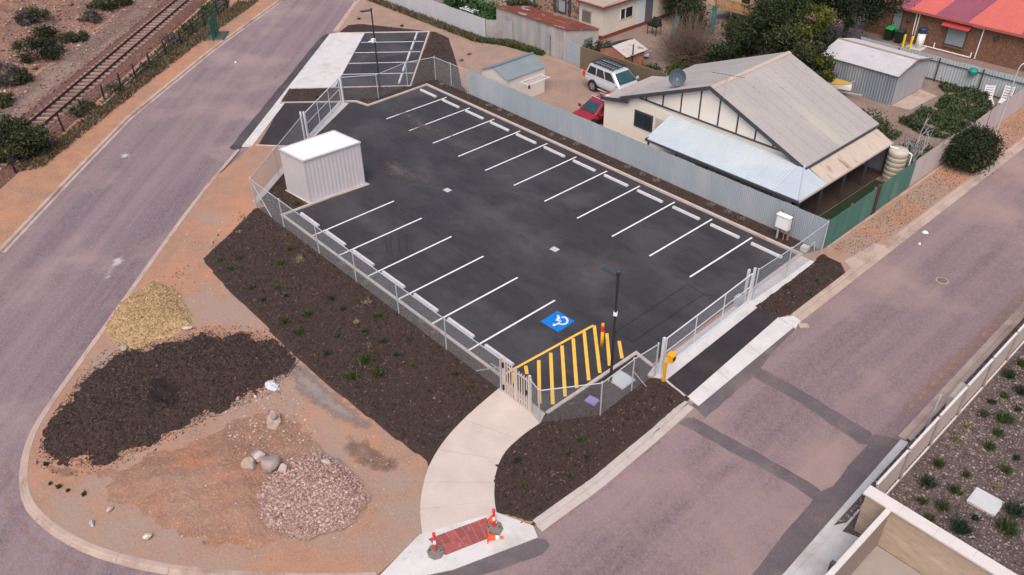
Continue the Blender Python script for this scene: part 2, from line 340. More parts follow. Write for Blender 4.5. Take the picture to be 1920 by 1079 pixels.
def chips(name, P, size, mat, label, cat):
    n = len(P); C = P+np.array([0, 0, .02]); a = RNG.uniform(0, 6.28, n); s_ = size*RNG.uniform(.5, 1.3, n)
    A = np.stack([np.cos(a)*s_, np.sin(a)*s_, RNG.normal(0, .35, n)*s_], 1); B = np.stack([-np.sin(a)*s_*.4, np.cos(a)*s_*.4, RNG.normal(0, .3, n)*s_], 1)
    return tag(quads_obj(name, C, A, B, mat, tone=RNG.beta(1.3, 2.6, n)), label, cat, kind='stuff')
OCT = np.array([(1, 0, 0), (-1, 0, 0), (0, 1, 0), (0, -1, 0), (0, 0, 1), (0, 0, -1), (.6, .6, .55), (-.6, -.6, .5)])
def stones_obj(name, P, size, mat, label, cat, parent=None):
    """many small angular stones as one body"""
    n = len(P); mb_v = []; F = [(0, 2, 4), (2, 1, 4), (1, 3, 4), (3, 0, 4), (2, 0, 5), (1, 2, 5), (3, 1, 5), (0, 3, 5)]
    s_ = size*RNG.lognormal(0, .35, n); a = RNG.uniform(0, 6.28, n)
    sc = RNG.uniform(.6, 1.3, (n, 6))
    V = OCT[None, :6]*sc[:, :, None]*s_[:, None, None]+RNG.normal(0, .12, (n, 6, 3))*s_[:, None, None]; V[:, :, 2] *= .75
    c, q = np.cos(a)[:, None], np.sin(a)[:, None]; X = V[:, :, 0]*c-V[:, :, 1]*q; Y = V[:, :, 0]*q+V[:, :, 1]*c; V[:, :, 0] = X; V[:, :, 1] = Y
    V += P[:, None, :]+np.array([0, 0, 1])*(s_*.3)[:, None, None]
    org = (float(P[:, 0].mean()), float(P[:, 1].mean()), float(P[:, 2].min()))
    fs = (np.array(F)[None]+6*np.arange(n)[:, None, None]).reshape(-1, 3)
    me = bpy.data.meshes.new(name); me.from_pydata((V.reshape(-1, 3)-np.array(org)).tolist(), [], fs.tolist()); me.update()
    set_tone(me, np.repeat(RNG.uniform(0, 1, n), 8)); me.materials.append(mat)
    ob = bpy.data.objects.new(name, me); COL.objects.link(ob); ob.location = org
    return tag(ob, label, cat, kind='stuff')
def smooth_poly(pts, n=6, closed=False):
    """Catmull-Rom through points"""
    P = [Vector((*p[:2], 0)) for p in pts]; out = []
    for i in range(len(P)-1):
        a = P[max(i-1, 0)]; b = P[i]; c = P[i+1]; d = P[min(i+2, len(P)-1)]
        for k in range(n):
            t = k/n; v = .5*((2*b)+(c-a)*t+(2*a-5*b+4*c-d)*t*t+(3*b-a-3*c+d)*t**3); out.append((v.x, v.y))
    out.append((P[-1].x, P[-1].y)); return out
def strip(line, prof, closed_ends=True):
    """sweep a profile [(offset to the left, z)] along a 2D line with mitres"""
    n = len(line); rows = []
    for i, p in enumerate(line):
        a = line[max(i-1, 0)]; b = line[min(i+1, n-1)]
        d1 = Vector((p[0]-a[0], p[1]-a[1])) if i > 0 else None; d2 = Vector((b[0]-p[0], b[1]-p[1])) if i < n-1 else None
        d1 = (d1 or d2).normalized(); d2 = (d2 or d1).normalized()
        n1 = Vector((-d1.y, d1.x)); n2 = Vector((-d2.y, d2.x)); m = (n1+n2).normalized(); k = 1/max(.35, m.dot(n1))
        rows.append([(p[0]+m.x*o*k, p[1]+m.y*o*k, z) for o, z in prof])
    mb = MB(); q = len(prof); mb.v = [v for r in rows for v in r]
    for i in range(n-1):
        for j in range(q):
            k = (j+1) % q; mb.f.append((i*q+j, i*q+k, (i+1)*q+k, (i+1)*q+j))
    mb.f += [tuple(range(q-1, -1, -1)), tuple((n-1)*q+j for j in range(q))]
    return mb
def resample(line, step):
    out = [line[0]]; acc = 0
    for a, b in zip(line[:-1], line[1:]):
        L = hypot(b[0]-a[0], b[1]-a[1])
        while acc+L >= step:
            t = (step-acc)/L; a = (a[0]+(b[0]-a[0])*t, a[1]+(b[1]-a[1])*t); L = hypot(b[0]-a[0], b[1]-a[1]); out.append(a); acc = 0
        acc += L
    out.append(line[-1]); return out
def kerb(name, line, mat, step=2.4, top=.012, w=.16, gut=.34, side=1, sub=3):
    """cast kerb and gutter in lengths with open joints; side=+1: gutter on the left of the line"""
    root = tag(thing(name, None, None, (line[0][0], line[0][1], -.13)), kind='structure')
    fine = resample(line, step/sub)
    for i in range(0, len(fine)-1, sub):
        seg = fine[i:i+sub+1]
        if len(seg) < 2: continue
        a, b = Vector(seg[0]), Vector(seg[1]); seg[0] = tuple(a+(b-a)*min(.5, .012/max((b-a).length, .02)))
        if hypot(seg[-1][0]-seg[0][0], seg[-1][1]-seg[0][1]) < .1: continue
        pf = [(-w*side, -.2), (-w*side, top), (.02*side, top), (.05*side, top-.03), (.08*side, -.105), ((gut+.05)*side, -.112), ((gut+.05)*side, -.2)]
        if side > 0: pf = pf[::-1]
        strip(seg, pf).build('kerb_segment', mat, root)
    return root
# ------------------------------------------------------------------ the setting
RZ = -.12
struct('ground', MB().sheet([(-400, -300), (400, -300), (400, 500), (-400, 500)], -.30), dirt)
struct('road_west', MB().sheet([(-130, -70), (70, -70), (70, -14), (29, -14), (29, 130), (-130, 130)], RZ-.004), road_w)
struct('road_east', MB().sheet([(29.5, -24), (34, -27), (60, -50), (60, 130), (29.5, 130)], RZ), road_e)

edge_w = [(-120, 113.), (-50, 40.5), (-24, 13.75), (-17.59, 7.06), (-9.44, -1.98), (-3.07, -9.43), (.09, -13.1), (2.85, -16.05), (8.08, -21.3), (10.6, -23.85), (12.95, -26.2), (14.5, -27.6),
          (16.2, -28.5), (17.95, -28.95), (19.4, -28.85), (21.0, -28.4), (22.7, -27.6), (24.9, -26.1), (27.6, -23.6), (29.6, -21.4)]
ew_s = edge_w[:6]+smooth_poly(edge_w[6:], 4)
edge_e = [(31.57, -16.14), (31.68, -13), (31.54, -9.5), (31.38, -7.05), (31.30, -6.95), (30.86, .36), (31.0, .4), (31.2, 1.0), (31.2, 6), (31.17, 12), (31.15, 27.5), (31.1, 120)]
slab_w = [(p[0]+.5, p[1]+.49) if p in ((-17.59, 7.06), (-9.44, -1.98), (-3.07, -9.43)) else p for p in ew_s]
slab_w.insert(3, (-17.75, 7.2))
parcel = slab_w+[(29.32, -19.23), (30.37, -16.71)]+edge_e+[(-120, 120)]
struct('verge', MB().prism(parcel, -.28, 0), dirt)
edge_l = [(-100, 92), (-29.36, 8.42), (-21.3, -2.6), (-12.9, -12.83), (-6.7, -18.9), (-.75, -24.59), (14, -39)]
struct('rail_verge', MB().prism(edge_l+[(-160, -39), (-160, 92)], -.28, 0), rail_dirt)
edge_r = [(39.3, -45), (39.25, -11.5), (38.98, -2.7), (38.60, -2.6), (38.42, 9.2), (38.4, 120)]
struct('garden_ground', MB().prism(edge_r+[(160, 120), (160, -45)], -.28, 0), mulch_e)

# kerbs (gutter towards the road)
kerb('kerb_west_road', [ew_s[2], (-18.1, 7.55)], conc_old, side=-1, gut=.3)
kerb('kerb_corner', [(-2.9, -9.65)]+ew_s[6:], conc_old, step=2.0, side=-1, gut=.13)
kerb('kerb_rail_side', edge_l[1:6], conc_old, side=1, gut=.22)
kerb('kerb_east_road_near', [(31.66, -16.0), (31.76, -13), (31.62, -9.5), (31.47, -7.2)], conc_kerb, side=-1, gut=.30)
kerb('kerb_east_road_house_side', [(31.28, 1.0), (31.25, 6), (31.22, 12), (31.15, 27.5), (31.1, 45)], conc_old, side=-1, gut=.34)
kerb('kerb_east_road_far', [(38.61, -2.6), (38.42, 9.2), (38.4, 40)], conc_old, side=1, gut=.30)
kn = tag(thing('new_kerb_strip', None, None, (38.9, -7.5, -.12)), kind='structure')
for k in range(5):
    y0, y1 = -13.3+k*2.12, -13.3+(k+1)*2.12-.015; x0, x1 = 38.74-(y0+11.5)*.036, 38.74-(y1+11.5)*.036
    MB().hexa([(x0, y0, -.25), (x0+.56, y0, -.25), (x1+.56, y1, -.25), (x1, y1, -.25), (x0, y0, -.09), (x0+.56, y0, .02), (x1+.56, y1, .02), (x1, y1, -.09)]).build('concrete_panel', conc_pale, kn)

# new concrete crossovers in panels
cr = tag(thing('driveway_crossover', None, None, (31.3, -3.3, -.12)), kind='structure')
for a, b in ((-6.95, -4.75), (-4.73, -2.35), (-2.33, .35)):
    t0, t1 = (a+6.95)/7.3, (b+6.95)/7.3
    xi0, xi1 = 31.30-.45*t0, 31.30-.45*t1; xo0, xo1 = 31.88-.2*t0, 31.88-.2*t1
    MB().hexa([(xi0, a, -.2), (xo0, a, -.2), (xo1, b, -.2), (xi1, b, -.2), (xi0, a, .02), (xo0, a, -.095), (xo1, b, -.095), (xi1, b, .02)]).build('concrete_panel', conc_pale, cr)
MB().hexa([(31.0, .37, -.2), (31.78, .37, -.2), (31.72, 1.0, -.2), (31.2, 1.0, -.2), (30.9, .37, .02), (31.78, .37, -.095), (31.66, 1.0, -.1), (31.25, 1.0, .014)]).build('concrete_panel', conc_pale, cr)
struct('old_crossover', MB().prism([(30.5, 6.8), (31.2, 6.4), (31.2, 9.7), (30.75, 9.5)], -.2, .016), conc_old)

struct('driveway_south', MB().prism([(30.02, -6.75), (31.32, -6.9), (30.86, .3), (29.5, .3)], -.1, .012), asph3)
struct('driveway_north', MB().prism([(-7.42, -3.75), (-4.55, -.72), (-1.05, -5.75), (-.35, -6.6), (-2.55, -8.35)], -.1, .006), asph3)

# trench reinstatement in the east road
def wob(poly, a=.03, step=.45):
    P = resample(poly+[poly[0]], step); return [(x+random.uniform(-a, a), y+random.uniform(-a, a)) for x, y in P[:-1]]
struct('road_trench_patch_near', MB().sheet(wob([(31.95, -8.3), (31.95, -7.62), (36.4, -7.22), (37.9, -7.22), (38.1, -7.8), (36.6, -7.80)]), RZ+.006), asph2)
struct('road_trench_patch_far', MB().sheet(wob([(31.9, -3.85), (31.9, -3.12), (34.5, -3.05), (37.7, -3.2), (37.7, -4.1), (34.5, -3.74)]), RZ+.006), asph2)
struct('road_edge_patch', MB().sheet(wob([G2(*q, RZ) for q in ((1640, 815), (1690, 826), (1600, 929), (1465, 1083), (1400, 1090), (1498, 967), (1524, 938), (1532, 926), (1562, 912), (1600, 862), (1625, 838))], .02), RZ+.010), asph2)
struct('crossover_edge_patch', MB().sheet(wob([(31.6, -7.1), (32.5, -7.3), (32.35, -3.5), (32.1, -2.3), (31.8, .4), (31.6, .4)], .03), RZ+.014), asph2)
struct('ramp_edge_patch', MB().sheet(wob([(30.1, -21.), (32.05, -16.4), (32.5, -16.0), (32.75, -16.6), (31.2, -20.6), (30.6, -21.7)], .03), RZ+.006), asph2)
nw = [(-17.85, 6.85), (-18.3, 6.6), (-17.5, 5.4), (-3.6, -9.95), (-2.9, -9.5)]
struct('road_seal_patch_north', MB().sheet(wob(nw), RZ+.006), edge_seal)

# sand washed over the road edges
sand = M('drift_sand', (.40, .25, .175), (.32, .205, .15), s=1.2, patch=(.33, .23, .18), ps=.6, pt=(.52, .72), speck=(.5, .38, .3), ss=12, st=(.6, .7), bump=.03, bs=9)
def fading(m):
    """let a thin layer of soil thin out towards its edge"""
    n = m.node_tree.nodes; l = m.node_tree.links; b = n['Principled BSDF']
    at = n.new('ShaderNodeAttribute'); at.attribute_name = 'cover'; geo = n.new('ShaderNodeNewGeometry'); nz = n.new('ShaderNodeTexNoise'); nz.inputs['Scale'].default_value = 2.2; nz.inputs['Detail'].default_value = 8; nz.inputs['Roughness'].default_value = .7
    l.new(geo.outputs['Position'], nz.inputs['Vector'])
    ad = n.new('ShaderNodeMath'); ad.operation = 'MULTIPLY_ADD'; ad.inputs[1].default_value = 2.4; l.new(nz.outputs['Fac'], ad.inputs[0])
    sb = n.new('ShaderNodeMath'); sb.operation = 'MULTIPLY_ADD'; sb.inputs[1].default_value = 1.7; sb.inputs[2].default_value = -1.75; l.new(at.outputs['Fac'], sb.inputs[0]); l.new(sb.outputs[0], ad.inputs[2])
    cl_ = n.new('ShaderNodeClamp'); l.new(ad.outputs[0], cl_.inputs[0]); l.new(cl_.outputs[0], b.inputs['Alpha']); return m
fading(sand)
def drift(name, poly, H=.012, edge=.16, mat=None, base=RZ, width=.7):
    m = mound(poly, H, .5, z0=.003, res=.14, nz=.004, base=base, edge=edge)
    o = m.build(name, mat or sand); V = np.array(m.v); d = edged(V[:, 0], V[:, 1], poly); d = np.where(inpoly(V[:, 0], V[:, 1], poly), d, -d)
    at = o.data.attributes.new('cover', 'FLOAT', 'POINT'); at.data.foreach_set('value', np.clip(d/width, 0, 1).astype(np.float32))
    return tag(o, kind='structure')
drift('sand_drift_east', [(37.9, -2.4), (37.3, -1.4), (37.1, 2.6), (37.3, 6), (37.2, 10), (37.2, 24), (38.35, 24), (38.4, -2.4)], width=.9)
drift('sand_drift_corner', width=.5, poly=[(14.0, -27.9), (15.8, -28.75), (18, -29.3), (20.2, -29.05), (22.7, -28.1), (22.9, -28.6), (20.3, -29.65), (17.8, -29.85), (15.3, -29.2)], edge=.2)
drift('sand_drift_west', width=1.2, poly=[(-3.6, -10.4), (-17.4, 4.6), (-18.8, 4.4), (-12., -2.6), (-4.8, -10.2)], edge=.45, H=.008)
drift('sand_drift_kerb_mouth', width=.25, poly=[(31.8, -15.6), (32.2, -16.1), (32.35, -13), (32.2, -9.5), (31.9, -9.5), (32.1, -13)], edge=.12)

spill = fading(M('cement_spill', (.56, .52, .51), (.42, .38, .375), s=2, rough=.9))
drift('cement_spill', [G2(*q) for q in ((150, 518), (190, 514), (205, 480), (232, 470), (240, 486), (215, 505), (212, 522), (180, 524))], H=.006, edge=.25, mat=spill, width=.45)
drift('cement_spill', [G2(*q) for q in ((218, 282), (248, 282), (250, 294), (220, 296))], H=.006, edge=.1, mat=spill, width=.4)
drift('cement_spill', [G2(*q) for q in ((545, 148), (580, 150), (600, 170), (560, 172))], H=.006, edge=.2, mat=spill, width=1.6)
pale_gr = fading(M('pale_fines', (.55, .48, .41), (.44, .37, .31), s=5, speck=(.62, .56, .5), ss=12, rough=.9))
drift('pale_gravel_fines', [G2(*q) for q in ((735, 1079), (758, 1020), (782, 985), (792, 1002), (775, 1040), (752, 1085))], H=.01, edge=.15, mat=pale_gr, width=.5, base=.002)
# lane and yards
struct('back_lane', MB().sheet([(-23.6, 14.6), (-18.6, 9.4), (-11.8, 13.6), (-3, 9.4), (-.6, 7.0), (11.3, 7.0), (11.3, 15.9), (2, 16.0), (-8, 15), (-26, 15)], .004), dirt_lane)
struct('house_yard', MB().sheet([(11.3, 7.0), (29.0, 7.0), (29.0, 33), (11.3, 33)], .004), yard)
struct('neighbour_yard', MB().sheet([(-5, 16.4), (11.2, 16.4), (11.2, 36), (-5, 36)], .004), yard)
struct('garden_behind_wall', MB().sheet([(-40, 15.3), (-7.4, 15.3), (-5.1, 17), (-5.1, 40), (-40, 40)], .004), yard)
struct('paving_behind_fence', MB().sheet([(11.2, 33.1), (29.0, 33.1), (29.0, 44), (11.2, 44)], .004), M('paving', (.27, .19, .165), (.2, .145, .13), s=2, rough=.9))

# car park asphalt
cp = [(-4.5, -.55), (-3.9, .1), (-2.7, .3), (-2.78, 5.58), (28.62, 5.58), (28.7, 1.2), (28.95, -6.5), (28.02, -6.4), (28.02, -8.1), (28.0, -11.9), (25.1, -11.7), (6.55, -11.7), (6.55, -9.95), (4.3, -10.3), (3.4, -11.0)]
struct('car_park_asphalt', MB().prism(cp, -.1, .004), asph)
cp2 = [(-15.68, 8.84), (-12.03, 12.84), (-3.63, 4.67), (-7.2, .45)]
struct('car_park_asphalt_north', MB().prism(cp2, -.1, .006), asph)
dustm = fading(M('asphalt_dust', (.105, .094, .09), (.07, .064, .064), s=1.5, rough=.9))
drift('asphalt_dust', [G2(*q) for q in ((690, 300), (760, 285), (830, 330), (860, 372), (800, 365), (740, 350), (695, 340))], H=.006, edge=.4, mat=dustm, width=1.9, base=.003)
drift('asphalt_dust', [G2(*q) for q in ((1180, 400), (1240, 405), (1260, 440), (1200, 445))], H=.006, edge=.3, mat=dustm, width=1.6, base=.003)
drift('asphalt_dust', [G2(*q) for q in ((700, 190), (800, 200), (900, 260), (860, 280), (740, 250))], H=.006, edge=.5, mat=dustm, width=2.4, base=.003)
drift('asphalt_dust', [G2(*q) for q in ((900, 400), (1000, 430), (1150, 520), (1110, 560), (980, 490))], H=.006, edge=.5, mat=dustm, width=2.6, base=.003)
def edging(name, pts, h=.09, w=.15, mat=conc_kerb):
    return struct(name, strip(pts, [(w/2, -.08), (w/2, h), (-w/2, h), (-w/2, -.08)]), mat)
edging('edge_kerb_north', [(-4.55, -.55), (-3.95, .12), (-2.72, .34), (-2.82, 5.66), (28.68, 5.72), (28.80, .8)], w=.17)
edging('edge_kerb_south', [(28.02, -11.9), (28.03, -6.40), (29.1, -6.55)])
edging('edge_kerb_west', [(25.15, -11.76), (6.53, -11.78), (6.78, -6.25)])
edging('edge_kerb_bays_north', [(-17.4, 7.05), (-12.05, 12.98), (-3.5, 4.68), (-9.3, -2.0)], h=.06, w=.10, mat=conc)
edging('edge_kerb_driveway_north', [(-7.6, -3.9), (-4.6, -.58)], h=.06, w=.12)
edging('edge_kerb_driveway_side', [(-2.6, -8.5), (-.9, -7.0)], h=.05, w=.08, mat=conc)
edging('edge_kerb_driveway_south', [(30.03, -6.82), (31.2, -7.02)], h=.04, w=.10)
apron = tag(thing('concrete_apron', None, None, (-12.5, 3.5, 0)), kind='structure')
A0, A1, B0, B1 = (-17.5, 7.01), (-15.68, 8.84), (-9.44, -1.98), (-7.2, .45)
for k in range(4):
    a, b = k/4+.001, (k+1)/4-.001
    MB().prism([lerp(A0, B0, a), lerp(A0, B0, b), lerp(A1, B1, b), lerp(A1, B1, a)], -.1, .01).build('concrete_panel', conc_pale, apron)
inv = tag(thing('concrete_gutter', None, None, (-10, -1, -.12)), kind='structure')
for k in range(7):
    a, b = k/7+.001, (k+1)/7-.001; p, q = (-17.95, 6.75), (-3.3, -9.2); dd = (.43, .42)
    p0, p1 = lerp(p, q, a), lerp(p, q, b)
    MB().hexa([(p0[0], p0[1], -.25), (p1[0], p1[1], -.25), (p1[0]+dd[0]*1.3, p1[1]+dd[1]*1.3, -.25), (p0[0]+dd[0]*1.3, p0[1]+dd[1]*1.3, -.25),
               (p0[0], p0[1], -.1), (p1[0], p1[1], -.1), (p1[0]+dd[0]*1.3, p1[1]+dd[1]*1.3, .022), (p0[0]+dd[0]*1.3, p0[1]+dd[1]*1.3, .022)]).build('gutter_panel', conc_pale, inv)
# gate track slabs
struct('gate_slab_south', MB().prism([(29.30, -7.15), (30.05, -6.75), (29.52, 5.62), (28.62, 5.62), (28.90, .9), (29.12, -6.5)], -.1, .03), conc_pale)
struct('gate_slab_north', MB().prism([(-4.6, -.64), (-4.05, -.4), (-1.0, -5.1), (3.95, -11.6), (4.3, -12.1), (3.9, -12.2), (-1.2, -5.55)], -.1, .02), conc)
struct('hut_slab', MB().prism([(4.1, -10.2), (6.62, -10.0), (6.95, -6.15), (4.2, -6.35)], -.1, .05), conc)

# curved footpath in pours, and the kerb ramp
pl = smooth_poly([G2(*q) for q in ((945, 722), (880, 778), (835, 826), (805, 875), (791, 925), (788, 965), (792, 1003))], 5)
pr = smooth_poly([G2(*q) for q in ((1014, 794), (978, 820), (947, 850), (931, 885), (927, 920), (928, 945), (931, 962))], 5)
fp = tag(thing('footpath', None, None, (27, -15, 0)), kind='structure')
cuts = [0, 6, 12, 18, 24, 30]
for a, b in zip(cuts[:-1], cuts[1:]):
    L = [lerp(pl[i], pr[i], .001) for i in range(a, b+1)]; R_ = [pr[i] for i in range(a, b+1)]
    if a: L[0] = lerp(L[0], L[1], .045); R_[0] = lerp(R_[0], R_[1], .06)
    MB().prism(L+R_[::-1], -.1, .062).build('concrete_pour', conc_path, fp)
MB().prism([(25.4, -11.84), (28.0, -11.98), pr[0], pl[0]], -.1, .060).build('concrete_pour', conc_path, fp)
rp = tag(thing('kerb_ramp', None, None, (30.5, -18.2, -.12)), kind='structure')
a, b, c, d = (29.28, -19.32), (30.37, -16.72), (31.66, -16.10), (29.65, -21.35)
i0, i1, o0, o1 = (29.62, -19.2), (30.31, -17.12), (31.05, -17.44), (30.51, -19.15)
e0, e1 = (30.05, -21.2), (32.1, -16.3)
def ztop(p):    # falls from path level to the gutter
    t = ((p[0]-29.8)*.93-(p[1]+18.)*.38)/1.55; return .060-.15*min(1, max(0, t))
def panel(poly, name='concrete_panel', mat=conc_pale, dz=0):
    ar = sum(p[0]*q[1]-q[0]*p[1] for p, q in zip(poly, poly[1:]+poly[:1]))
    if ar < 0: poly = poly[::-1]
    n = len(poly); m = MB(); m.add([(p[0], p[1], -.3) for p in poly]+[(p[0], p[1], ztop(p)+dz) for p in poly], [tuple(range(n-1, -1, -1)), tuple(range(n, 2*n))]+[(i, (i+1) % n, n+(i+1) % n, n+i) for i in range(n)])
    return m.build(name, mat, rp)
panel([a, b, i1, i0]); panel([b, c, e1, o1 if 0 else (31.05, -17.44), i1]); panel([a, i0, o1, (31.1, -19.3), e0, d]); panel([o1, o0, e1, (31.1, -19.3)])
# tactile pavers, two rows of seven, each with its own joint
for r in range(2):
    for k in range(7):
        def P(u, v): return lerp(lerp(i0, i1, v), lerp(o1, o0, v), u)
        u0, u1, v0, v1 = r/2+.012, (r+1)/2-.012, k/7+.006, (k+1)/7-.006
        panel([P(u0, v0), P(u1, v0), P(u1, v1), P(u0, v1)], 'tactile_paver', tact_red, .008)
panel([i0, i1, o0, o1], 'paver_bed', M('paver_joint', (.42, .25, .23), rough=.9), -.012)

# ------------------------------------------------------------------ mulch beds
ptsW = [G2(*q) for q in ((478, 391), (432, 438), (380, 487), (400, 512), (432, 548), (480, 592), (540, 655), (590, 702), (640, 742), (720, 806), (799, 863))]+[lerp(pl[i], pr[i], .2) for i in (18, 14, 10, 6, 3, 0)]+[(25.5, -11.7), (6.5, -11.72), (5.0, -11.9)]
def bed(name, poly, label, dens=75, H=.05, size=.05, chip_poly=None, **k):
    m = mound(poly, H, .2, z0=-.01, res=.12, nz=.014, f=2.0, edge=.03, sharp=True, **k); tag(m.build(name, mulchm), kind='structure')
    ar = abs(sum(p[0]*q[1]-q[0]*p[1] for p, q in zip(poly, poly[1:]+poly[:1])))/2
    cpl = chip_poly or poly
    chips('bark_chips', scatter(cpl, int(ar*dens), m.height, .08), size, chipm, label, 'mulch'); return m
cW = ptsW[:11]+[pl[i] for i in (18, 14, 10, 6, 3, 0)]+[(25.5, -11.9), (6.5, -11.92), (5.0, -12.0)]
hW = bed('mulch_bed_west', ptsW, 'dark bark chips covering the big bed outside the left fence', 70, chip_poly=cW)
hS = bed('mulch_bed_path', [lerp(pr[i], pl[i], .15) for i in (30, 26, 22, 18, 14, 10, 5, 0)]+[(28.02, -11.75), (28.02, -6.45), (29.2, -6.6), (29.4, -7.2), (30.0, -6.8), (31.36, -6.95), (31.5, -9.5), (31.62, -13), (31.52, -16.05), (30.25, -16.75)],
    'dark bark chips between the curved path and the right road', 75,
    chip_poly=[pr[i] for i in (30, 26, 22, 18, 14, 10, 5, 0)]+[(28.15, -11.75), (28.15, -6.6), (29.2, -7.3), (30.0, -7.0), (31.2, -7.1), (31.42, -9.5), (31.55, -13), (31.45, -16.15), (30.45, -16.65)])
hE = bed('mulch_bed_gate', [(29.55, 0.2), (30.8, .3), (31.12, .95), (31.1, 5.9), (30.5, 6.5), (29.35, 6.6), (29.5, 5.5)], 'dark bark chips beside the right sliding gate driveway', 75)
hN = bed('mulch_bed_fence', [(-2.7, 5.68), (28.7, 5.74), (29.1, 6.86), (.6, 6.86), (-3.0, 6.7), (-3.3, 4.6)], 'dark bark chips along the foot of the long corrugated fence', 45)
hB = bed('mulch_bed_bays', [(-12.0, 13.15), (-11.6, 13.4), (-9.6, 13.2), (-4, 9.6), (-1.0, 7.5), (.5, 6.9), (-2.85, 6.6), (-2.8, .38), (-3.95, .14), (-4.65, -.55), (-7.55, -3.8), (-9.35, -2.05), (-3.5, 4.65)], 'dark bark chips between the small parking bays and the fence', 40)
hT = bed('mulch_bed_top', [(-17.3, 7.25), (-18.5, 9.0), (-17.8, 10.1), (-12.2, 13.05)], 'dark bark chips behind the small parking bays', 40)
hK = bed('mulch_bed_hut', [(3.95, -11.7), (4.5, -11.95), (6.5, -11.75), (6.5, -9.9), (4.3, -10.1), (4.2, -6.6), (1.0, -7.5)], 'dark bark chips beside the white hut', 75)

# ------------------------------------------------------------------ heaps on the corner
clay = M('red_clay', (.33, .175, .112), (.23, .128, .088), s=1.5, patch=(.38, .16, .08), ps=.4, pt=(.52, .74), patch2=(.30, .185, .13), ps2=.35, pt2=(.5, .66), speck=(.42, .29, .22), ss=10, st=(.5, .8), sd_=6, bump=.08, bs=5)
hc = mound([G2(*q) for q in ((165, 880), (270, 840), (380, 805), (430, 775), (520, 748), (600, 795), (640, 850), (600, 900), (560, 960), (590, 1020), (520, 1045), (430, 1055), (280, 1010), (180, 950))], .22, 2.6, res=.16, nz=.10, f=1.5, edge=.3)
tag(hc.build('clay_spoil_heap', clay, smooth=True), 'low uneven heap of red clay filling the rounded corner', 'soil heap', kind='stuff')
wchip_m = M('straw_woodchip', (.47, .32, .165), (.36, .245, .13), s=7, speck=(.60, .44, .24), ss=20, st=(.55, .65), patch=(.16, .095, .06), ps=1.2, pt=(.62, .74), bump=.05, bs=18, rough=.95)
py = [G2(*q) for q in ((285, 528), (330, 545), (355, 585), (362, 612), (300, 636), (255, 655), (208, 640), (198, 612), (225, 570))]
hy = mound(py, .45, 1.5, z0=-.01, res=.13, nz=.08, f=2.2, edge=.18, sharp=True); tag(hy.build('woodchip_heap', wchip_m), 'straw-coloured woodchip heap beside the left road', 'woodchip heap', kind='stuff')
ychip = leafmat('pale_woodchip', [(.21, .13, .065), (.41, .28, .14), (.54, .39, .215), (.62, .48, .30)], 0)
chips('woodchips', scatter(py, 4800, hy.height, -.1), .04, ychip, 'loose pale woodchips strewn over the straw-coloured heap', 'woodchips')
pm = [G2(*q) for q in ((215, 655), (300, 640), (365, 622), (420, 628), (475, 630), (525, 655), (545, 690), (520, 718), (455, 752), (405, 776), (330, 812), (270, 842), (190, 872), (120, 876), (68, 860), (62, 815), (95, 770), (150, 705))]
_c = (sum(q[0] for q in pm)/len(pm), sum(q[1] for q in pm)/len(pm)); pm = [(_c[0]+(p[0]-_c[0])*1.07, _c[1]+(p[1]-_c[1])*1.10) if 2 < i < 13 else p for i, p in enumerate(pm)]
hm = mound(pm, .46, 3.0, z0=-.02, res=.13, nz=.14, f=1.9, edge=.38)
_h0 = hm.height
cx, cy = G2(305, 730, .4)
hm.v = [(x, y, z-.34*math.exp(-((x-cx)**2+(y-cy)**2)/.8) if z > .2 else z) for x, y, z in hm.v]
tag(hm.build('mulch_heap', mulchm), 'broad heap of dark bark mulch with a hollow in its middle', 'mulch heap', kind='stuff')
damp_m = fading(M('damp_mulch', (.012, .009, .009), (.02, .014, .013), s=6, bump=.05, bs=12, rough=.8))
hp_ = [(cx+1.25*cos(k*pi/8)*(1+.25*sin(k*2.3)), cy+.95*sin(k*pi/8)*(1+.2*cos(k*1.7))) for k in range(16)]
hd_ = mound(hp_, .0, 1.0, z0=0, res=.12, nz=0)
hd_.v = [(x, y, float(hm.height(np.array([x]), np.array([y]))[0])-.34*math.exp(-((x-cx)**2+(y-cy)**2)/.8)+.045) for x, y, z in hd_.v]
od_ = hd_.build('damp_hollow', damp_m); V_ = np.array(hd_.v); d_ = edged(V_[:, 0], V_[:, 1], hp_); d_ = np.where(inpoly(V_[:, 0], V_[:, 1], hp_), d_, -d_)
od_.data.attributes.new('cover', 'FLOAT', 'POINT').data.foreach_set('value', np.clip(d_/.8, 0, 1).astype(np.float32)); tag(od_, 'damp blackish mulch in the hollow of the broad mulch heap', 'mulch', kind='stuff')
pmb = [(p[0]*1.08-.08*sum(q[0] for q in pm)/len(pm), p[1]*1.08-.08*sum(q[1] for q in pm)/len(pm)) for p in pm]
Pm = np.concatenate([scatter(pm, 9500, hm.height, .1), scatter(pmb, 2600, lambda x, y: np.maximum(0, hm.height(x, y)), 0)]); Pm[:, 2] -= np.where(Pm[:, 2] > .2, .34*np.exp(-((Pm[:, 0]-cx)**2+(Pm[:, 1]-cy)**2)/.8), 0)
Pm = Pm[inpoly(Pm[:, 0], Pm[:, 1], parcel) & (edged(Pm[:, 0], Pm[:, 1], parcel) > .45)]
chips('bark_chips', Pm, .042, chipm, 'loose dark bark chips over the broad mulch heap', 'mulch')
pg = [G2(*q) for q in ((560, 862), (600, 852), (640, 870), (672, 900), (688, 940), (660, 975), (620, 1000), (560, 1010), (505, 995), (480, 960), (474, 925), (510, 890))]
gm = M('gravel_bed', (.30, .20, .17), (.24, .16, .135), s=6, speck=(.42, .31, .28), ss=14, st=(.52, .62), bump=.05, bs=14)
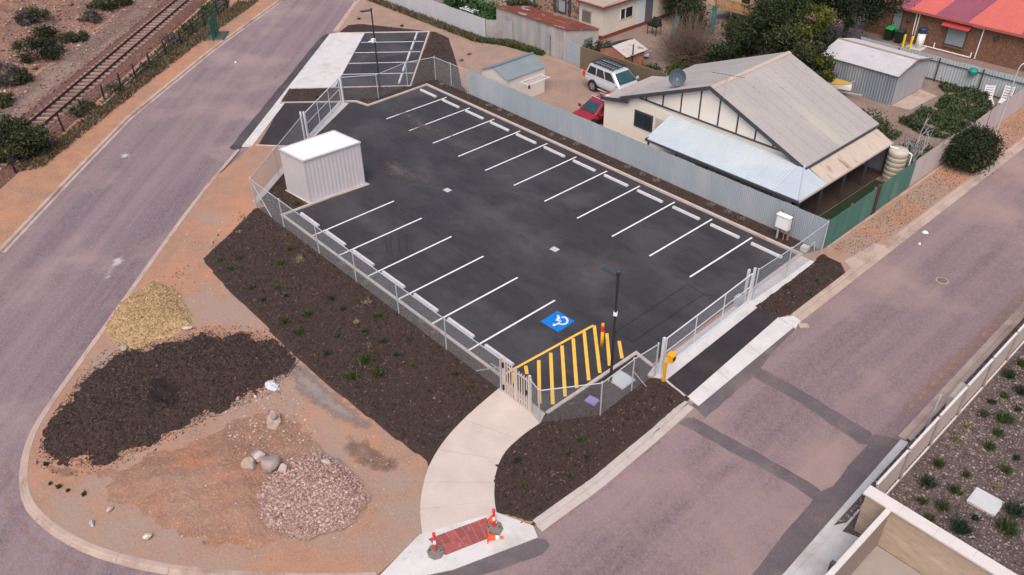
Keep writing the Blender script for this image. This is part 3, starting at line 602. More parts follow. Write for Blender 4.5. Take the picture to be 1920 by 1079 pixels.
hg = mound(pg, .48, 1.9, z0=.0, res=.13, nz=.06, f=2.0, edge=.15, base=.06, sharp=True); hg.v = [(x, y, z if z > .2 else z) for x, y, z in hg.v]
tag(hg.build('gravel_heap', gm), 'low heap of pinkish gravel near the curved path', 'gravel heap', kind='stuff')
gst = leafmat('pink_gravel', [(.17, .105, .088), (.29, .18, .15), (.38, .245, .205), (.46, .315, .275), (.58, .44, .395)], 0)
stones_obj('gravel_stones', scatter(pg, 5200, hg.height, -.15), .036, gst, 'pink and cream pebbles of the gravel heap', 'gravel')
grey_soil = fading(M('grey_compacted', (.27, .225, .205), (.22, .185, .17), s=1.3, patch=(.33, .25, .21), ps=.5, pt=(.5, .7), bump=.03, bs=10))
drift('compacted_strip', [G2(*q) for q in ((532, 668), (575, 676), (640, 730), (725, 796), (690, 822), (640, 806), (590, 778), (545, 742), (525, 700))], H=.014, edge=.25, mat=grey_soil, base=.004, width=.8)
brown_soil = fading(M('brown_soil', (.22, .14, .10), (.17, .11, .085), s=1.6, patch=(.30, .20, .15), ps=.6, pt=(.5, .68), bump=.04, bs=9))
drift('damp_soil_patch', width=.8, poly=[G2(*q) for q in ((640, 805), (700, 822), (760, 862), (770, 885), (720, 900), (660, 880), (630, 845))], H=.014, edge=.4, mat=brown_soil, base=0)
drift('dark_soil_patch', [G2(*q) for q in ((70, 860), (165, 868), (160, 900), (130, 905), (85, 900))], H=.012, edge=.2, mat=brown_soil, base=0)
rubble = leafmat('pale_rubble', [(.20, .125, .095), (.30, .195, .15), (.38, .26, .205), (.46, .35, .29), (.58, .50, .44)], 0)
Pv = scatter([G2(*q) for q in ((500, 700), (640, 770), (790, 870), (785, 1000), (600, 1060), (300, 1050), (150, 980), (160, 900), (400, 810))], 900, lambda x, y: np.where(inpoly(x, y, hc.poly), hc.height(x, y), 0.), .1)
stones_obj('corner_pebbles', Pv, .022, rubble, 'small pale stones scattered over the bare corner dirt', 'stones')
Pv2 = scatter([G2(*q) for q in ((440, 700), (530, 720), (600, 790), (600, 860), (520, 880), (440, 870), (400, 800))], 700, lambda x, y: np.where(inpoly(x, y, hc.poly), hc.height(x, y), 0.), .1)
stones_obj('rubble_scatter', Pv2, .034, rubble, 'loose stones strewn round the boulders on the corner', 'stones')
Pv3 = scatter([G2(*q) for q in ((345, 440), (475, 395), (380, 487), (430, 550), (540, 660), (560, 640), (640, 740), (560, 690), (480, 640), (360, 610), (290, 520))], 380, None, .05)
stones_obj('verge_pebbles', Pv3, .026, rubble, 'tiny pale stones on the dirt strip left of the big mulch bed', 'stones')
def boulder(px, py, r, label, mat, sq=(1, 1, .8), seed=0, base=.02, cat='boulder', name='boulder'):
    rr = random.Random(seed+px); p = G(px, py, base)
    import bmesh
    bm = bmesh.new(); bmesh.ops.create_icosphere(bm, subdivisions=3, radius=1)
    dirs = [(Vector((rr.gauss(0, 1), rr.gauss(0, 1), rr.gauss(0, 1))).normalized(), rr.uniform(.62, .95)) for _ in range(11)]
    for v in bm.verts:
        k = 1.0
        for d_, h in dirs:
            q = v.co.dot(d_)
            if q > h: k = min(k, h/q*1.0+.03)
        v.co = v.co*k
    a_ = rr.uniform(0, 6.3); mb = MB()
    for v in bm.verts:
        x, y, z = v.co.x*sq[0]*r, v.co.y*sq[1]*r, v.co.z*sq[2]*r
        mb.v.append((p[0]+x*cos(a_)-y*sin(a_), p[1]+x*sin(a_)+y*cos(a_), p[2]+z+r*sq[2]*.72))
    mb.f = [tuple(v.index for v in f.verts) for f in bm.faces]; bm.free()
    return tag(mb.build(name, mat), label, cat)
bl1 = M('tan_boulder', (.42, .33, .26), (.34, .25, .19), s=4, patch=(.50, .44, .38), ps=2, bump=.02, bs=10)
bl2 = M('grey_boulder', (.34, .29, .28), (.27, .22, .21), s=4, patch=(.40, .27, .22), ps=2, bump=.02, bs=10)
bl3 = M('pink_boulder', (.55, .45, .42), (.46, .36, .33), s=5, bump=.02, bs=10)
zb = float(hc.height(*[np.array([v]) for v in G2(490, 872)])[0])
boulder(468, 878, .33, 'tan boulder at the left end of the boulder row', bl1, (1, .8, .95), 1, .15)
boulder(508, 878, .43, 'largest grey boulder in the row beside the gravel heap', bl2, (1, .9, .8), 2, .15)
boulder(488, 862, .28, 'pinkish boulder wedged between the tan and grey boulders', bl3, (1, .8, .8), 3, .2)
boulder(481, 854, .24, 'flat brown rock half buried behind the boulder row', bl2, (1.1, .8, .5), 4, .2)
boulder(532, 886, .25, 'upright pale stone at the right end of the boulder row', bl3, (.55, .8, 1.1), 5, .2)
boulder(612, 871, .21, 'lone tan rock at the top of the gravel heap', bl1, (1.1, .7, .6), 6, .25)
boulder(514, 783, .20, 'grey stone sitting on the tan slab', bl2, (1, .8, .6), 7, .22)
sl = [G(*q, .12) for q in ((500, 790), (508, 772), (524, 776), (527, 792), (518, 807), (502, 803))]
tag(MB().prism([p[:2] for p in sl], .02, .17).build('stone_slab', bl1), 'flat tan stone slab above the boulder row', 'stone slab')
boulder(277, 1009, .17, 'cream squared block on the clay near the rounded kerb', M('cream_block', (.62, .55, .42), rough=.9), (1, .75, .7), 8, .05, 'block', 'stone_block')
boulder(206, 957, .11, 'small buff rock on the clay left of the cream block', bl1, (1.2, .8, .7), 9, .04, 'rock', 'rock')
boulder(233, 653, .22, 'flat grey rock at the foot of the woodchip heap', bl2, (1.6, .8, .35), 10, .02, 'rock', 'rock')
boulder(352, 617, .15, 'pinkish rock at the right foot of the woodchip heap', bl3, (1.5, .7, .6), 11, .06, 'rock', 'rock')
def rag(px, py, r, label, mat, name, cat, z=.05, seed=1, sq=.6):
    rr = random.Random(seed); p = G(px, py, z); n = 15; mb = MB(); vs = [(p[0], p[1], p[2]+.10)]
    for ring, h in ((.5, .09), (1, .0)):
        for i in range(n): 
            k = r*ring*rr.uniform(.7, 1.15); vs.append((p[0]+k*cos(2*pi*i/n), p[1]+k*sq*sin(2*pi*i/n), p[2]+h+rr.uniform(-.02, .05)))
    fs = [(0, 1+i, 1+(i+1) % n) for i in range(n)]+[(1+i, 1+n+i, 1+n+(i+1) % n, 1+(i+1) % n) for i in range(n)]
    k = len(vs); vs += [(x, y, z_-.012) for x, y, z_ in vs]; fs += [tuple(j+k for j in f[::-1]) for f in fs]+[(1+n+i, k+1+n+i, k+1+n+(i+1) % n, 1+n+(i+1) % n) for i in range(n)]
    return tag(mb.add(vs, fs).build(name, mat), label, cat)
plast = M('plastic_sheet', (.55, .58, .62), (.46, .49, .53), s=6, rough=.35)
rag(510, 723, .42, 'crumpled pale plastic sheet at the edge of the mulch heap', plast, 'plastic_sheet', 'plastic', .03, 3)
rag(172, 981, .18, 'blue-grey crushed carton on the clay by the rounded kerb', M('blue_carton', (.30, .36, .43), (.42, .46, .5), s=12, rough=.6), 'crushed_carton', 'litter', .02, 5, .5)
rag(382, 1019, .07, 'small blue scrap on the red clay', M('blue_scrap', (.16, .20, .27), rough=.5), 'plastic_scrap', 'litter', .1, 6)
rag(479, 745, .07, 'small white scrap below the plastic sheet', whiteband, 'paper_scrap', 'litter', .02, 7)
# ------------------------------------------------------------------ painted markings
def line(name, a, b, wd, mat, z=.009, parent=None):
    a = Vector((*a[:2], 0)); b = Vector((*b[:2], 0)); d = (b-a).normalized(); s = Vector((-d.y, d.x, 0))*(wd/2)
    mb = MB().sheet([(a-s)[:2], (b-s)[:2], (b+s)[:2], (a+s)[:2]], z)
    return mb.build(name, mat, parent) if parent else struct(name, mb, mat)
for i in range(11): line('bay_line', (i*2.6, 0), (i*2.6, 5.3), .10, white_paint)
for i in range(6): line('bay_line', (9.571+i*2.6388, -11.68), (9.571+i*2.6388, -6.24), .10, white_paint)
def n2(x, y): return G2(460+x*.33356, y*.33364)
for a, b in (((650, 240), (1005, 235)), ((615, 298), (985, 292)), ((580, 358), (965, 350)), ((545, 420), (945, 412))): line('bay_line', n2(*a), n2(*b), .10, white_paint, .011)
hz = tag(thing('hatched_zone', None, None, (26.5, -8.5, .008)), kind='structure')
hp = [(24.85, -11.3), (25.30, -6.35)]
line('stripe', (25.05, -11.55), (25.36, -6.30), .13, yellow_paint, .0095, hz)
def z7(x, y): return G2(840+x*.31506, 480+y*.3151)
for a, b in (((462, 655), (470, 705)), ((392, 695), (395, 760)), ((540, 622), (545, 880)), ((611, 578), (624, 885)), ((678, 535), (697, 838)), ((745, 492), (766, 788)), ((810, 452), (838, 742)), ((870, 415), (904, 698)), ((945, 462), (962, 655)), ((1018, 508), (1036, 612))):
    line('stripe', z7(*a), z7(*b), .155, yellow_paint, .0105, hz)
# blue accessible bay symbol
bs = tag(thing('accessible_bay_symbol', None, None, (24.0, -7.3, .008)), kind='structure')
q0, q1, q2, q3 = (23.47, -7.88), (24.60, -7.84), (24.55, -6.70), (23.44, -6.74)
MB().sheet([q0, q1, q2, q3], .0092).build('blue_square', blue_paint, bs)
def S(u, v): return lerp(lerp(q0, q1, u), lerp(q3, q2, u), v)
# the person faces away from the aisle: drawn with u to the south-east, v to the north-east of the bay
fig = MB()
def seg(a, b, wd):
    a = Vector((*S(*a), 0)); b = Vector((*S(*b), 0)); d = (b-a).normalized(); s = Vector((-d.y, d.x, 0))*wd/2; d = d*wd*.3
    fig.sheet([tuple((a-s-d)[:2]), tuple((b-s+d)[:2]), tuple((b+s+d)[:2]), tuple((a+s-d)[:2])], .0112+len(fig.f)*.0004)
def sz(x, y):      # zoomed photo pixels -> u, v inside the square
    g = z7(x, y); M2 = Matrix(((q1[0]-q0[0], q3[0]-q0[0]), (q1[1]-q0[1], q3[1]-q0[1]))).inverted(); r = M2 @ Vector((g[0]-q0[0], g[1]-q0[1])); return (r.x, r.y)
arc = [sz(683+30*cos(t), 388+22*sin(t)) for t in [radians(k) for k in range(-95, 150, 22)]]
for a, b in zip(arc[:-1], arc[1:]): seg(a, b, .085)
seg(sz(661, 365), sz(652, 385), .10); seg(sz(644, 384), sz(672, 392), .08); seg(sz(650, 371), sz(668, 377), .06); seg(sz(664, 402), sz(636, 414), .085); seg(sz(636, 414), sz(630, 408), .085)
c0 = sz(630, 416); fig.sheet([S(c0[0]+.05*cos(k), c0[1]+.05*sin(k)) for k in [i*pi/5 for i in range(10)]], .0165)
c0 = sz(655, 359); fig.sheet([S(c0[0]+.05*cos(k), c0[1]+.05*sin(k)) for k in [i*pi/5 for i in range(10)]], .0170)
fig.build('wheelchair_figure', white_paint, bs)
# saw cuts, seams and tyre marks
cutm = M('cut_sealant', (.014, .014, .016), rough=.5)
def polyl(name, pts, wd, mat, z=.0075):
    return struct(name, strip([p[:2] for p in pts], [(wd/2, z-.001), (wd/2, z), (-wd/2, z), (-wd/2, z-.001)]), mat)
for k, ps in enumerate((((1155, 623), (1290, 533.6), (1319, 552), (1187, 642), (1155, 623)), ((1319, 552), (1340, 556)), ((1155, 623), (1150, 640)))): polyl('loop_saw_cut', [G(*q) for q in ps], .035, cutm)
seam_m = M('pale_seam', (.075, .068, .07), (.045, .042, .045), s=3, rough=.8)
polyl('pale_seam', [(8.6, -4.3), (10.5, -3.3)], .16, seam_m, .0065); polyl('pale_seam', [(10.9, -3.15), (14, -3.12), (19.3, -3.1)], .07, seam_m, .0062)
polyl('pour_joint', [G(*q) for q in ((742, 385), (800, 425), (860, 465), (1000, 560))], .12, M('pour_joint', (.042, .039, .041), (.03, .028, .03), s=3), .0062)
skid = M('tyre_mark', (.024, .023, .025), (.036, .034, .037), s=5, rough=.7)
def z6(x, y): return G2(440+x*.29658, 200+y*.29657)
for ps in (((955, 830), (960, 890), (985, 940)), ((990, 815), (985, 880), (1002, 945)), ((1040, 815), (1040, 880), (1060, 945)), ((1090, 800), (1085, 870), (1098, 930))): polyl('tyre_mark', smooth_poly([z6(*q) for q in ps], 4), .11, skid, .0068)

# ------------------------------------------------------------------ wheel stops
ws = strip([(-.92, 0), (.92, 0)], [(.085, 0), (.06, .11), (-.06, .11), (-.085, 0)])
ws_me = meshof(ws, 'wheel_stop', wheelstop_m)
def wheel_stop(x, y, rz, label, group):
    o = bpy.data.objects.new('wheel_stop', ws_me); COL.objects.link(o); o.location = (x, y, .004); o.rotation_euler.z = rz; tag(o, label, 'wheel stop', group)
for i in range(12): wheel_stop(-1.45+i*2.61, 4.74, 0, f'white concrete wheel stop in the long right row, {nth(i)} counted from the far end', 'wheel stops of the long right row')
for i in range(7): wheel_stop(8.05+i*2.655, -10.9, 0, f'white concrete wheel stop in the left row, {nth(i)} counted from the white hut', 'wheel stops of the left row')
for i, q in enumerate(((960, 205), (940, 260), (918, 318), (895, 378), (873, 445))):
    p = n2(*q); wheel_stop(p[0], p[1], radians(-44), f'white concrete wheel stop in the small far car park, {nth(i)} counted from the back', 'wheel stops of the small far car park')

# ------------------------------------------------------------------ chain-link fencing
def weave(mb, p0, p1, z0, z1, sp=.062, r=.0023):
    p0 = Vector((*p0[:2], 0)); d = Vector((*p1[:2], 0))-p0; L = d.length; d.normalize(); h = z1-z0; nr = Vector((-d.y, d.x, 0))
    tri = [(cos(a)*r, sin(a)*r) for a in (0, 2.094, 4.189)]
    for sg in (1, -1):
        k = -h
        while k < L:
            a, b = max(0, k), min(L, k+h)
            if b-a > .02:
                if sg > 0: A, B = (a, a-k), (b, b-k)
                else: A, B = (a, h-(a-k)), (b, h-(b-k))
                pts = []
                for s, z in (A, B): pts += [p0+d*(s+q[0])+nr*(q[1]+sg*.003)+Vector((0, 0, z0+z)) for q in tri]
                mb.add(pts, [(0, 1, 4, 3), (1, 2, 5, 4), (2, 0, 3, 5)])
            k += sp
    return mb
def cl_fence(name, label, pts, h=1.8, rail=True, braces=(), zb=.03, endpost=(True, True), group='chain-link fence runs round the car park', lowrail=False):
    root = thing(name, label, 'fence', (pts[0][0], pts[0][1], 0), group)
    for i, p in enumerate(pts):
        if (i == 0 and not endpost[0]) or (i == len(pts)-1 and not endpost[1]): continue
        po = MB().tube((p[0], p[1], -.05), (p[0], p[1], h+.03), .03 if 0 < i < len(pts)-1 else .038, 8).build('post', galv, root)
        MB().lathe((p[0], p[1], h+.03), [(.045, 0), (.045, .02), (.02, .045)], 8).build('post_cap', galv, po)
    for a, b in zip(pts[:-1], pts[1:]):
        if rail: MB().tube((*a, h-.01), (*b, h-.01), .024, 8).build('top_rail', galv, root)
        if lowrail: MB().tube((*a, zb+.05), (*b, zb+.05), .02, 6).build('bottom_rail', galv, root)
        weave(MB(), a, b, zb, h-.02).build('wire_mesh', wirem, root)
    for a, b in braces: MB().tube(a, b, .024, 8).build('brace', galv, root)
    return root
W_Y = -12.36
cl_fence('chain_link_fence', 'chain-link fence along the big left mulch bed and the left parking row', [(4.6, W_Y), (7.8, W_Y), (11.44, W_Y), (14.91, W_Y), (18.49, W_Y), (22.09, W_Y), (25.75, W_Y)], braces=[((4.65, W_Y+.04, 1.55), (6.35, W_Y+.04, .06)), ((25.7, W_Y+.04, 1.3), (24.1, W_Y+.04, .06))])
cl_fence('chain_link_fence', 'chain-link fence angled round the footpath end of the car park below the light pole', [(27.55, -12.33), (28.2, -12.5), (29.58, -10.4), (29.5, -8.4), (29.56, -6.95)], braces=[((29.5, -8.3, 1.0), (29.75, -7.75, .05))])
cl_fence('chain_link_fence', 'chain-link fence on the concrete strip between sliding gate and corrugated fence', [(29.27, .62), (29.33, 3.3), (29.25, 6.72)])
cl_fence('chain_link_fence', 'chain-link fence zigzagging round the tall far light pole', [(-4.62, -.42), (-3.25, 1.62), (-3.7, 4.55), (-3.1, 6.72), (-1.25, 6.76), (.62, 6.78)])
cl_fence('chain_link_fence', 'chain-link fence behind the white hut along the left road', [(-.8, -5.85), (2.3, -9.6), (4.5, -12.3)], braces=())

def slide_gate(label, a, b, h, posts, name='sliding_gate'):
    root = thing(name, label, 'gate', (a[0], a[1], 0), 'sliding chain-link gates'); d = Vector((b[0]-a[0], b[1]-a[1])).normalized()
    MB().tube((*a, h), (*b, h), .03, 8).build('top_rail', galv_gate, root)
    MB().tube((*a, h*.58), (*b, h*.58), .022, 8).build('middle_rail', galv_gate, root)
    MB().bar((*a, .17), (*b, .17), .07, .13).build('bottom_beam', galv_gate, root)
    MB().bar((*a, .06), (*b, .06), .12, .05).build('track', galv_gate, root)
    for t in (0, 1/3, 2/3, 1):
        p = lerp(a, b, t); MB().tube((p[0], p[1], .12), (p[0], p[1], h), .024 if 0 < t < 1 else .03, 8).build('stile', galv_gate, root)
    weave(MB(), a, b, .22, h-.02).build('wire_mesh', wirem, root)
    for p, hh, w in posts: MB().cbox((p[0], p[1], -.02), w, w, hh+.02, atan2(d.y, d.x)).build('gate_post', galv_gate, root)
    return root
g1 = slide_gate('long sliding chain-link gate across the right driveway, yellow pedestal at its end', (29.58, -6.42), (29.28, .12), 1.82,
           [((29.63, -6.68), 2.02, .11), ((29.12, .05), 2.0, .10), ((29.20, .42), 1.95, .10)])
MB().cbox((29.02, -.25, .03), .28, .36, .55).build('gate_motor', galv, g1)
g2 = slide_gate('sliding chain-link gate across the left-road driveway behind the white hut', (-4.48, -.75), (-1.05, -5.45), 1.82,
           [((-4.6, -.52), 1.95, .10), ((-4.35, -.65), 1.9, .09), ((-.88, -5.62), 2.0, .10), ((-1.12, -5.72), 1.95, .10)])

# ------------------------------------------------------------------ pedestrian gate (cream palisade)
pgt = thing('pedestrian_gate', 'cream palisade pedestrian gate at the head of the curved path', 'gate', (26.7, -12.33, 0))
for x, w in ((25.92, .12), (27.47, .10)): MB().cbox((x, -12.33, -.02), w, w, 2.0).build('gate_post', cream_metal, pgt)
MB().cbox((26.02, -12.36, -.02), .06, .06, 1.92).build('gate_post', cream_metal, pgt)
for z in (.32, 1.62): MB().bar((26.08, -12.31, z), (27.38, -12.31, z), .04, .06).build('rail', cream_metal, pgt)
pk = meshof(MB().hexa([(-.034, -.012, 0), (.034, -.012, 0), (.034, .012, 0), (-.034, .012, 0), (-.02, -.012, 1.72), (.02, -.012, 1.72), (.02, .012, 1.72), (-.02, .012, 1.72)]), 'picket', cream_metal)
for i in range(9): piece('picket', pk, pgt, (26.16+i*.145, -12.35, .12))
MB().cbox((26.67, -12.36, .12), .075, .05, 1.8).build('centre_stile', cream_metal, pgt)
for z in (.28, 1.5): MB().cbox((25.98, -12.42, z), .07, .06, .26).build('hinge', black, pgt)
MB().cbox((27.36, -12.42, .95), .08, .05, .22).build('latch', black, pgt)
MB().path([(25.75, -12.3, 1.0), (25.5, -12.33, 1.15), (25.1, -12.33, 1.12)], .02).build('hand_rail', galv, pgt)

# ------------------------------------------------------------------ light poles
def light_pole(label, base, h, tip, cam_z, plate):
    root = thing('light_pole', label, 'light pole', (*base, 0), 'light poles of the car park')
    MB().cbox((*base, 0), .3, .3, .03).build('base_plate', dark_metal, root)
    MB().tube((*base, .02), (*base, h), .062, 12, .05).build('pole', dark_metal, root)
    d = Vector((tip[0]-base[0], tip[1]-base[1], 0)); L = d.length; d.normalize()
    MB().tube((*base, h-.06), (*base, h+.08), .075, 12).build('spigot', dark_metal, root)
    e0 = Vector((*base, h-.02))+d*.05; e1 = Vector((*base, h+.02))+d*L
    hd = MB().bar(e0, e1, .26, .07).build('lamp_head', M('lamp_head', (.05, .062, .07), rough=.4), root)
    MB().bar(e0+d*.2-Vector((0, 0, .045)), e1-d*.08-Vector((0, 0, .045)), .2, .02).build('lens', M('lens', (.5, .5, .48), rough=.3), hd)
    MB().cbox((base[0], base[1], h+.08), .05, .05, .05).build('light_sensor', M('sensor', (.12, .13, .15), rough=.4), root)
    if plate: MB().cbox((base[0]+.0, base[1]-.0, plate), .15, .15, .16, .6).build('identity_plate', whiteband, root)
    if cam_z:
        cm_ = MB().cbox((base[0]+.02, base[1]-.12, cam_z), .22, .26, .24, .4).build('camera_box', whiteband, root)
        MB().tube((base[0]-.1, base[1]-.2, cam_z+.05), (base[0]-.28, base[1]-.32, cam_z-.02), .05, 8).build('camera', whiteband, cm_)
tp = G(1132, 502, 5.6)
light_pole('dark steel light pole beside the yellow hatched zone', (28.51, -8.6), 5.6, tp, None, 3.6)
tp = G(676, 22, 6.25)
light_pole('dark steel light pole with white camera beside the small far car park', (-3.58, 2.05), 6.22, tp, 4.0, None)

# ------------------------------------------------------------------ bollard, pedestal, cabinet, pits
b = thing('bollard', 'yellow bollard with red band at the corner of the hatched zone', 'bollard', (26.65, -7.14, 0))
MB().lathe((26.65, -7.14, 0), [(.075, 0), (.075, .88)], 16).build('post', yellow_m, b, True)
MB().lathe((26.65, -7.14, .88), [(.077, 0), (.077, .30)], 16).build('band', red_m, b)
MB().lathe((26.65, -7.14, 1.18), [(.075, 0), (.075, .10), (.05, .14), (.01, .15)], 16).build('cap', yellow_m, b)
kp = thing('access_pedestal', 'yellow access keypad pedestal beside the right sliding gate', 'pedestal', (30.02, -6.95, 0))
MB().cbox((30.02, -6.95, 0), .11, .11, 1.15, .1).build('post', yellow_m, kp)
MB().bar((30.02, -6.95, 1.10), (30.15, -6.80, 1.28), .11, .12).build('neck', yellow_m, kp)
hd = MB().cbox((30.14, -6.74, 1.12), .26, .30, .34, .1).build('head_box', yellow_m, kp)
MB().cbox((30.278, -6.73, 1.2), .012, .18, .18, .1).build('keypad', black, hd)
MB().cbox((30.14, -6.74, 1.465), .30, .34, .02, .1).build('hood', yellow_m, hd)
ec = thing('electrical_cabinet', 'white electrical cabinet on timber posts before the corrugated fence', 'cabinet', (27.1, 6.2, 0))
for x in (26.85, 27.45): MB().cbox((x, 6.36, -.05), .10, .10, 1.72).build('timber_post', timber, ec)
bx = MB().cbox((27.15, 6.16, .75), .74, .28, .74).build('cabinet_box', M('cabinet_white', (.70, .70, .70), rough=.5), ec)
MB().cbox((27.15, 6.01, .80), .64, .012, .62).build('door', whiteband, bx); MB().cbox((27.15, 6.14, 1.495), .80, .36, .03).build('lid', whiteband, bx)
MB().tube((26.93, 6.16, 0), (26.93, 6.16, .75), .05, 10).build('conduit', galv, ec); MB().tube((27.3, 6.16, 0), (27.3, 6.16, .75), .03, 8).build('conduit', timber, ec)
cb = MB().cbox((28.62, 6.12, .03), .34, .34, .30, .1).build('junction_pillar', conc_pale); tag(cb, 'small pale pillar at the end of the kerb by the fence corner', 'pillar')
tag(MB().path([(28.75, 6.3, .05), (28.85, 6.35, .5), (28.95, 6.38, .62), (29.0, 6.4, .3), (28.98, 6.45, .06)], .015, 6).build('cable', whiteband), 'loop of white cable rising beside the fence corner', 'cable')
def pit(name, c, sx, sy, rz, fm, lm, label, z=.05, ribs=0):
    r = thing(name, label, 'pit lid', (*c, 0)); MB().cbox((*c, -.03), sx, sy, z+.03, rz).build('frame', fm, r)
    ld = MB().cbox((*c, z+.002), sx*.84, sy*.84, .012, rz).build('lid', lm, r)
    for i in range(ribs):
        t = (i+.5)/ribs-.5; MB().cbox((c[0]+t*sx*.78*cos(rz), c[1]+t*sx*.78*sin(rz), z+.015), sx*.3/ribs, sy*.74, .008, rz).build('rib', fm, ld)
    return r
lidgrey = M('lid_grey', (.58, .61, .62), (.50, .53, .54), s=8, rough=.6)
pit('pit_lid', (28.78, -8.22), .85, .85, .02, conc_pale, lidgrey, 'pale square pit lid at the foot of the light pole', .10)
pit('pit_lid', (28.80, -10.05), .5, .42, .15, M('lilac_plastic', (.25, .19, .42), rough=.5), M('lilac_lid', (.30, .23, .47), rough=.5), 'lilac water meter lid in the mulch inside the angled fence', .10)
pit('drain_grate', (10.71, -3.21), .42, .36, .05, galv, lidgrey, 'square drain grate in the asphalt nearer the white hut', .012, 4)
pit('drain_grate', (19.57, -3.1), .42, .36, .05, galv, lidgrey, 'square drain grate in the asphalt nearer the blue symbol', .012, 4)
pit('pit_lid', (42.0, -3.58), .98, .88, .02, conc_pale, lidgrey, 'pale rectangular pit lid in the planted garden at right', .10, 10)
mh = thing('manhole_cover', 'round manhole cover in the right road', 'manhole cover', (*G2(1768, 523), RZ)); mc = G2(1768, 523)
MB().lathe((mc[0], mc[1], RZ-.02), [(.30, 0), (.30, .03), (.27, .032)], 20).build('frame', M('manhole_ring', (.36, .32, .22), rough=.8), mh)
MB().lathe((mc[0], mc[1], RZ), [(.24, 0), (.24, .018), (.08, .02)], 20).build('lid', M('manhole_lid', (.16, .12, .12), rough=.8), mh)
pit('drain_grate', (31.95, .75), .45, .30, .9, conc_old, M('old_lid', (.3, .25, .22), rough=.8), 'small stormwater lid at the end of the driveway crossover', -.09)

for px, py, lb_, r_ in ((1735, 437, 'small white paper scrap on the right road below the round bush', .16), (1724, 459, 'tiny white paper scrap on the right road beside the larger scrap', .09), (442, 118, 'white scrap on the left road beside the railway verge', .09)):
    rag(px, py, r_, lb_, whiteband, 'paper_scrap', 'litter', -.118, int(px))
# ------------------------------------------------------------------ white hut
hut = thing('equipment_hut', 'white ribbed steel hut with flat roof on the left side of the car park', 'hut', (5.5, -8.2, .05))
H = 2.72; hc4 = [(4.35, -10.12), (6.50, -9.90), (6.76, -6.36), (4.45, -6.62)]
for i in range(4):
    a, b_ = hc4[i], hc4[(i+1) % 4]; d = Vector((b_[0]-a[0], b_[1]-a[1])).normalized()
    MB().corr((*a, .05), (*b_, .05), (0, 0, H-.05), .24, .006, 6).build('wall', white_metal, hut)
    MB().cbox((a[0], a[1], .05), .07, .07, H-.05, atan2(d.y, d.x)).build('corner_flashing', white_metal, hut)
def grow(poly, g):
    c = (sum(p[0] for p in poly)/len(poly), sum(p[1] for p in poly)/len(poly)); return [(p[0]+g*(1 if p[0] > c[0] else -1), p[1]+g*(1 if p[1] > c[1] else -1)) for p in poly]
rf = MB().prism(grow(hc4, .06), H-.02, H+.05).build('roof', M('white_roof_sheet', (.80, .79, .82), (.76, .75, .78), s=.8, rough=.5), hut)
for i in range(4):
    q = grow(hc4, .05); a, b_ = q[i], q[(i+1) % 4]; MB().bar((*a, H+.055), (*b_, H+.055), .10, .05).build('barge_flashing', white_metal, rf)

# ------------------------------------------------------------------ delineators and cones on the kerb ramp
def delineator(px, py, label, z):
    p = G(px, py, z); r = thing('delineator_post', label, 'delineator', (p[0], p[1], z), 'delineator posts on the kerb ramp')
    bs_ = MB().lathe(p, [(.30, -.03), (.31, .05), (.28, .10), (.12, .13)], 8).build('rubber_base', rubber, r)
    for a in (0, pi): MB().cbox((p[0]+.17*cos(a+.8), p[1]+.17*sin(a+.8), .105+z), .10, .05, .015, a+.8).build('hand_hold', black, bs_)
    MB().lathe((p[0], p[1], z+.10), [(.052, 0), (.047, .38)], 12).build('post', red_m, r)
    MB().lathe((p[0], p[1], z+.48), [(.049, 0), (.049, .2)], 12).build('white_band', whiteband, r)
    MB().lathe((p[0], p[1], z+.68), [(.047, 0), (.045, .24), (.06, .25), (.06, .34), (.03, .36)], 12).build('top_grip', red_m, r)
delineator(817, 1036, 'red and white delineator post at the left end of the red pavers', -.03)
delineator(927, 992, 'red and white delineator post at the right end of the red pavers', .0)
def cone(label, px, py, z, rz, tilt):
    p = G(px, py, z); T = Matrix.Translation(p) @ Matrix.Rotation(rz, 4, 'Z') @ Matrix.Rotation(tilt, 4, 'Y'); r = thing('traffic_cone', label, 'traffic cone', p, 'tipped traffic cones')
    MB(T).cbox((0, 0, 0), .36, .36, .03).build('base', orange_m, r)
    MB(T).lathe((0, 0, .03), [(.135, 0), (.085, .25)], 16).build('body', orange_m, r)
    MB(T).lathe((0, 0, .28), [(.085, 0), (.06, .13)], 16).build('reflective_band', whiteband, r)
    MB(T).lathe((0, 0, .41), [(.058, 0), (.028, .15)], 16).build('tip', orange_m, r)
dirp = lambda a, b: atan2(b[1]-a[1], b[0]-a[0])
a_, b_ = G(914, 1006, .05), G(938, 1007, .0); cone('orange traffic cone lying on the ramp in front of the right delineator', 914, 1007, .10, dirp(a_, b_), radians(97))
a_, b_ = G(918, 970, .15), G(934, 983, .05); cone('orange traffic cone tipped against the back of the right delineator', 918, 970, .20, dirp(a_, b_), radians(118))
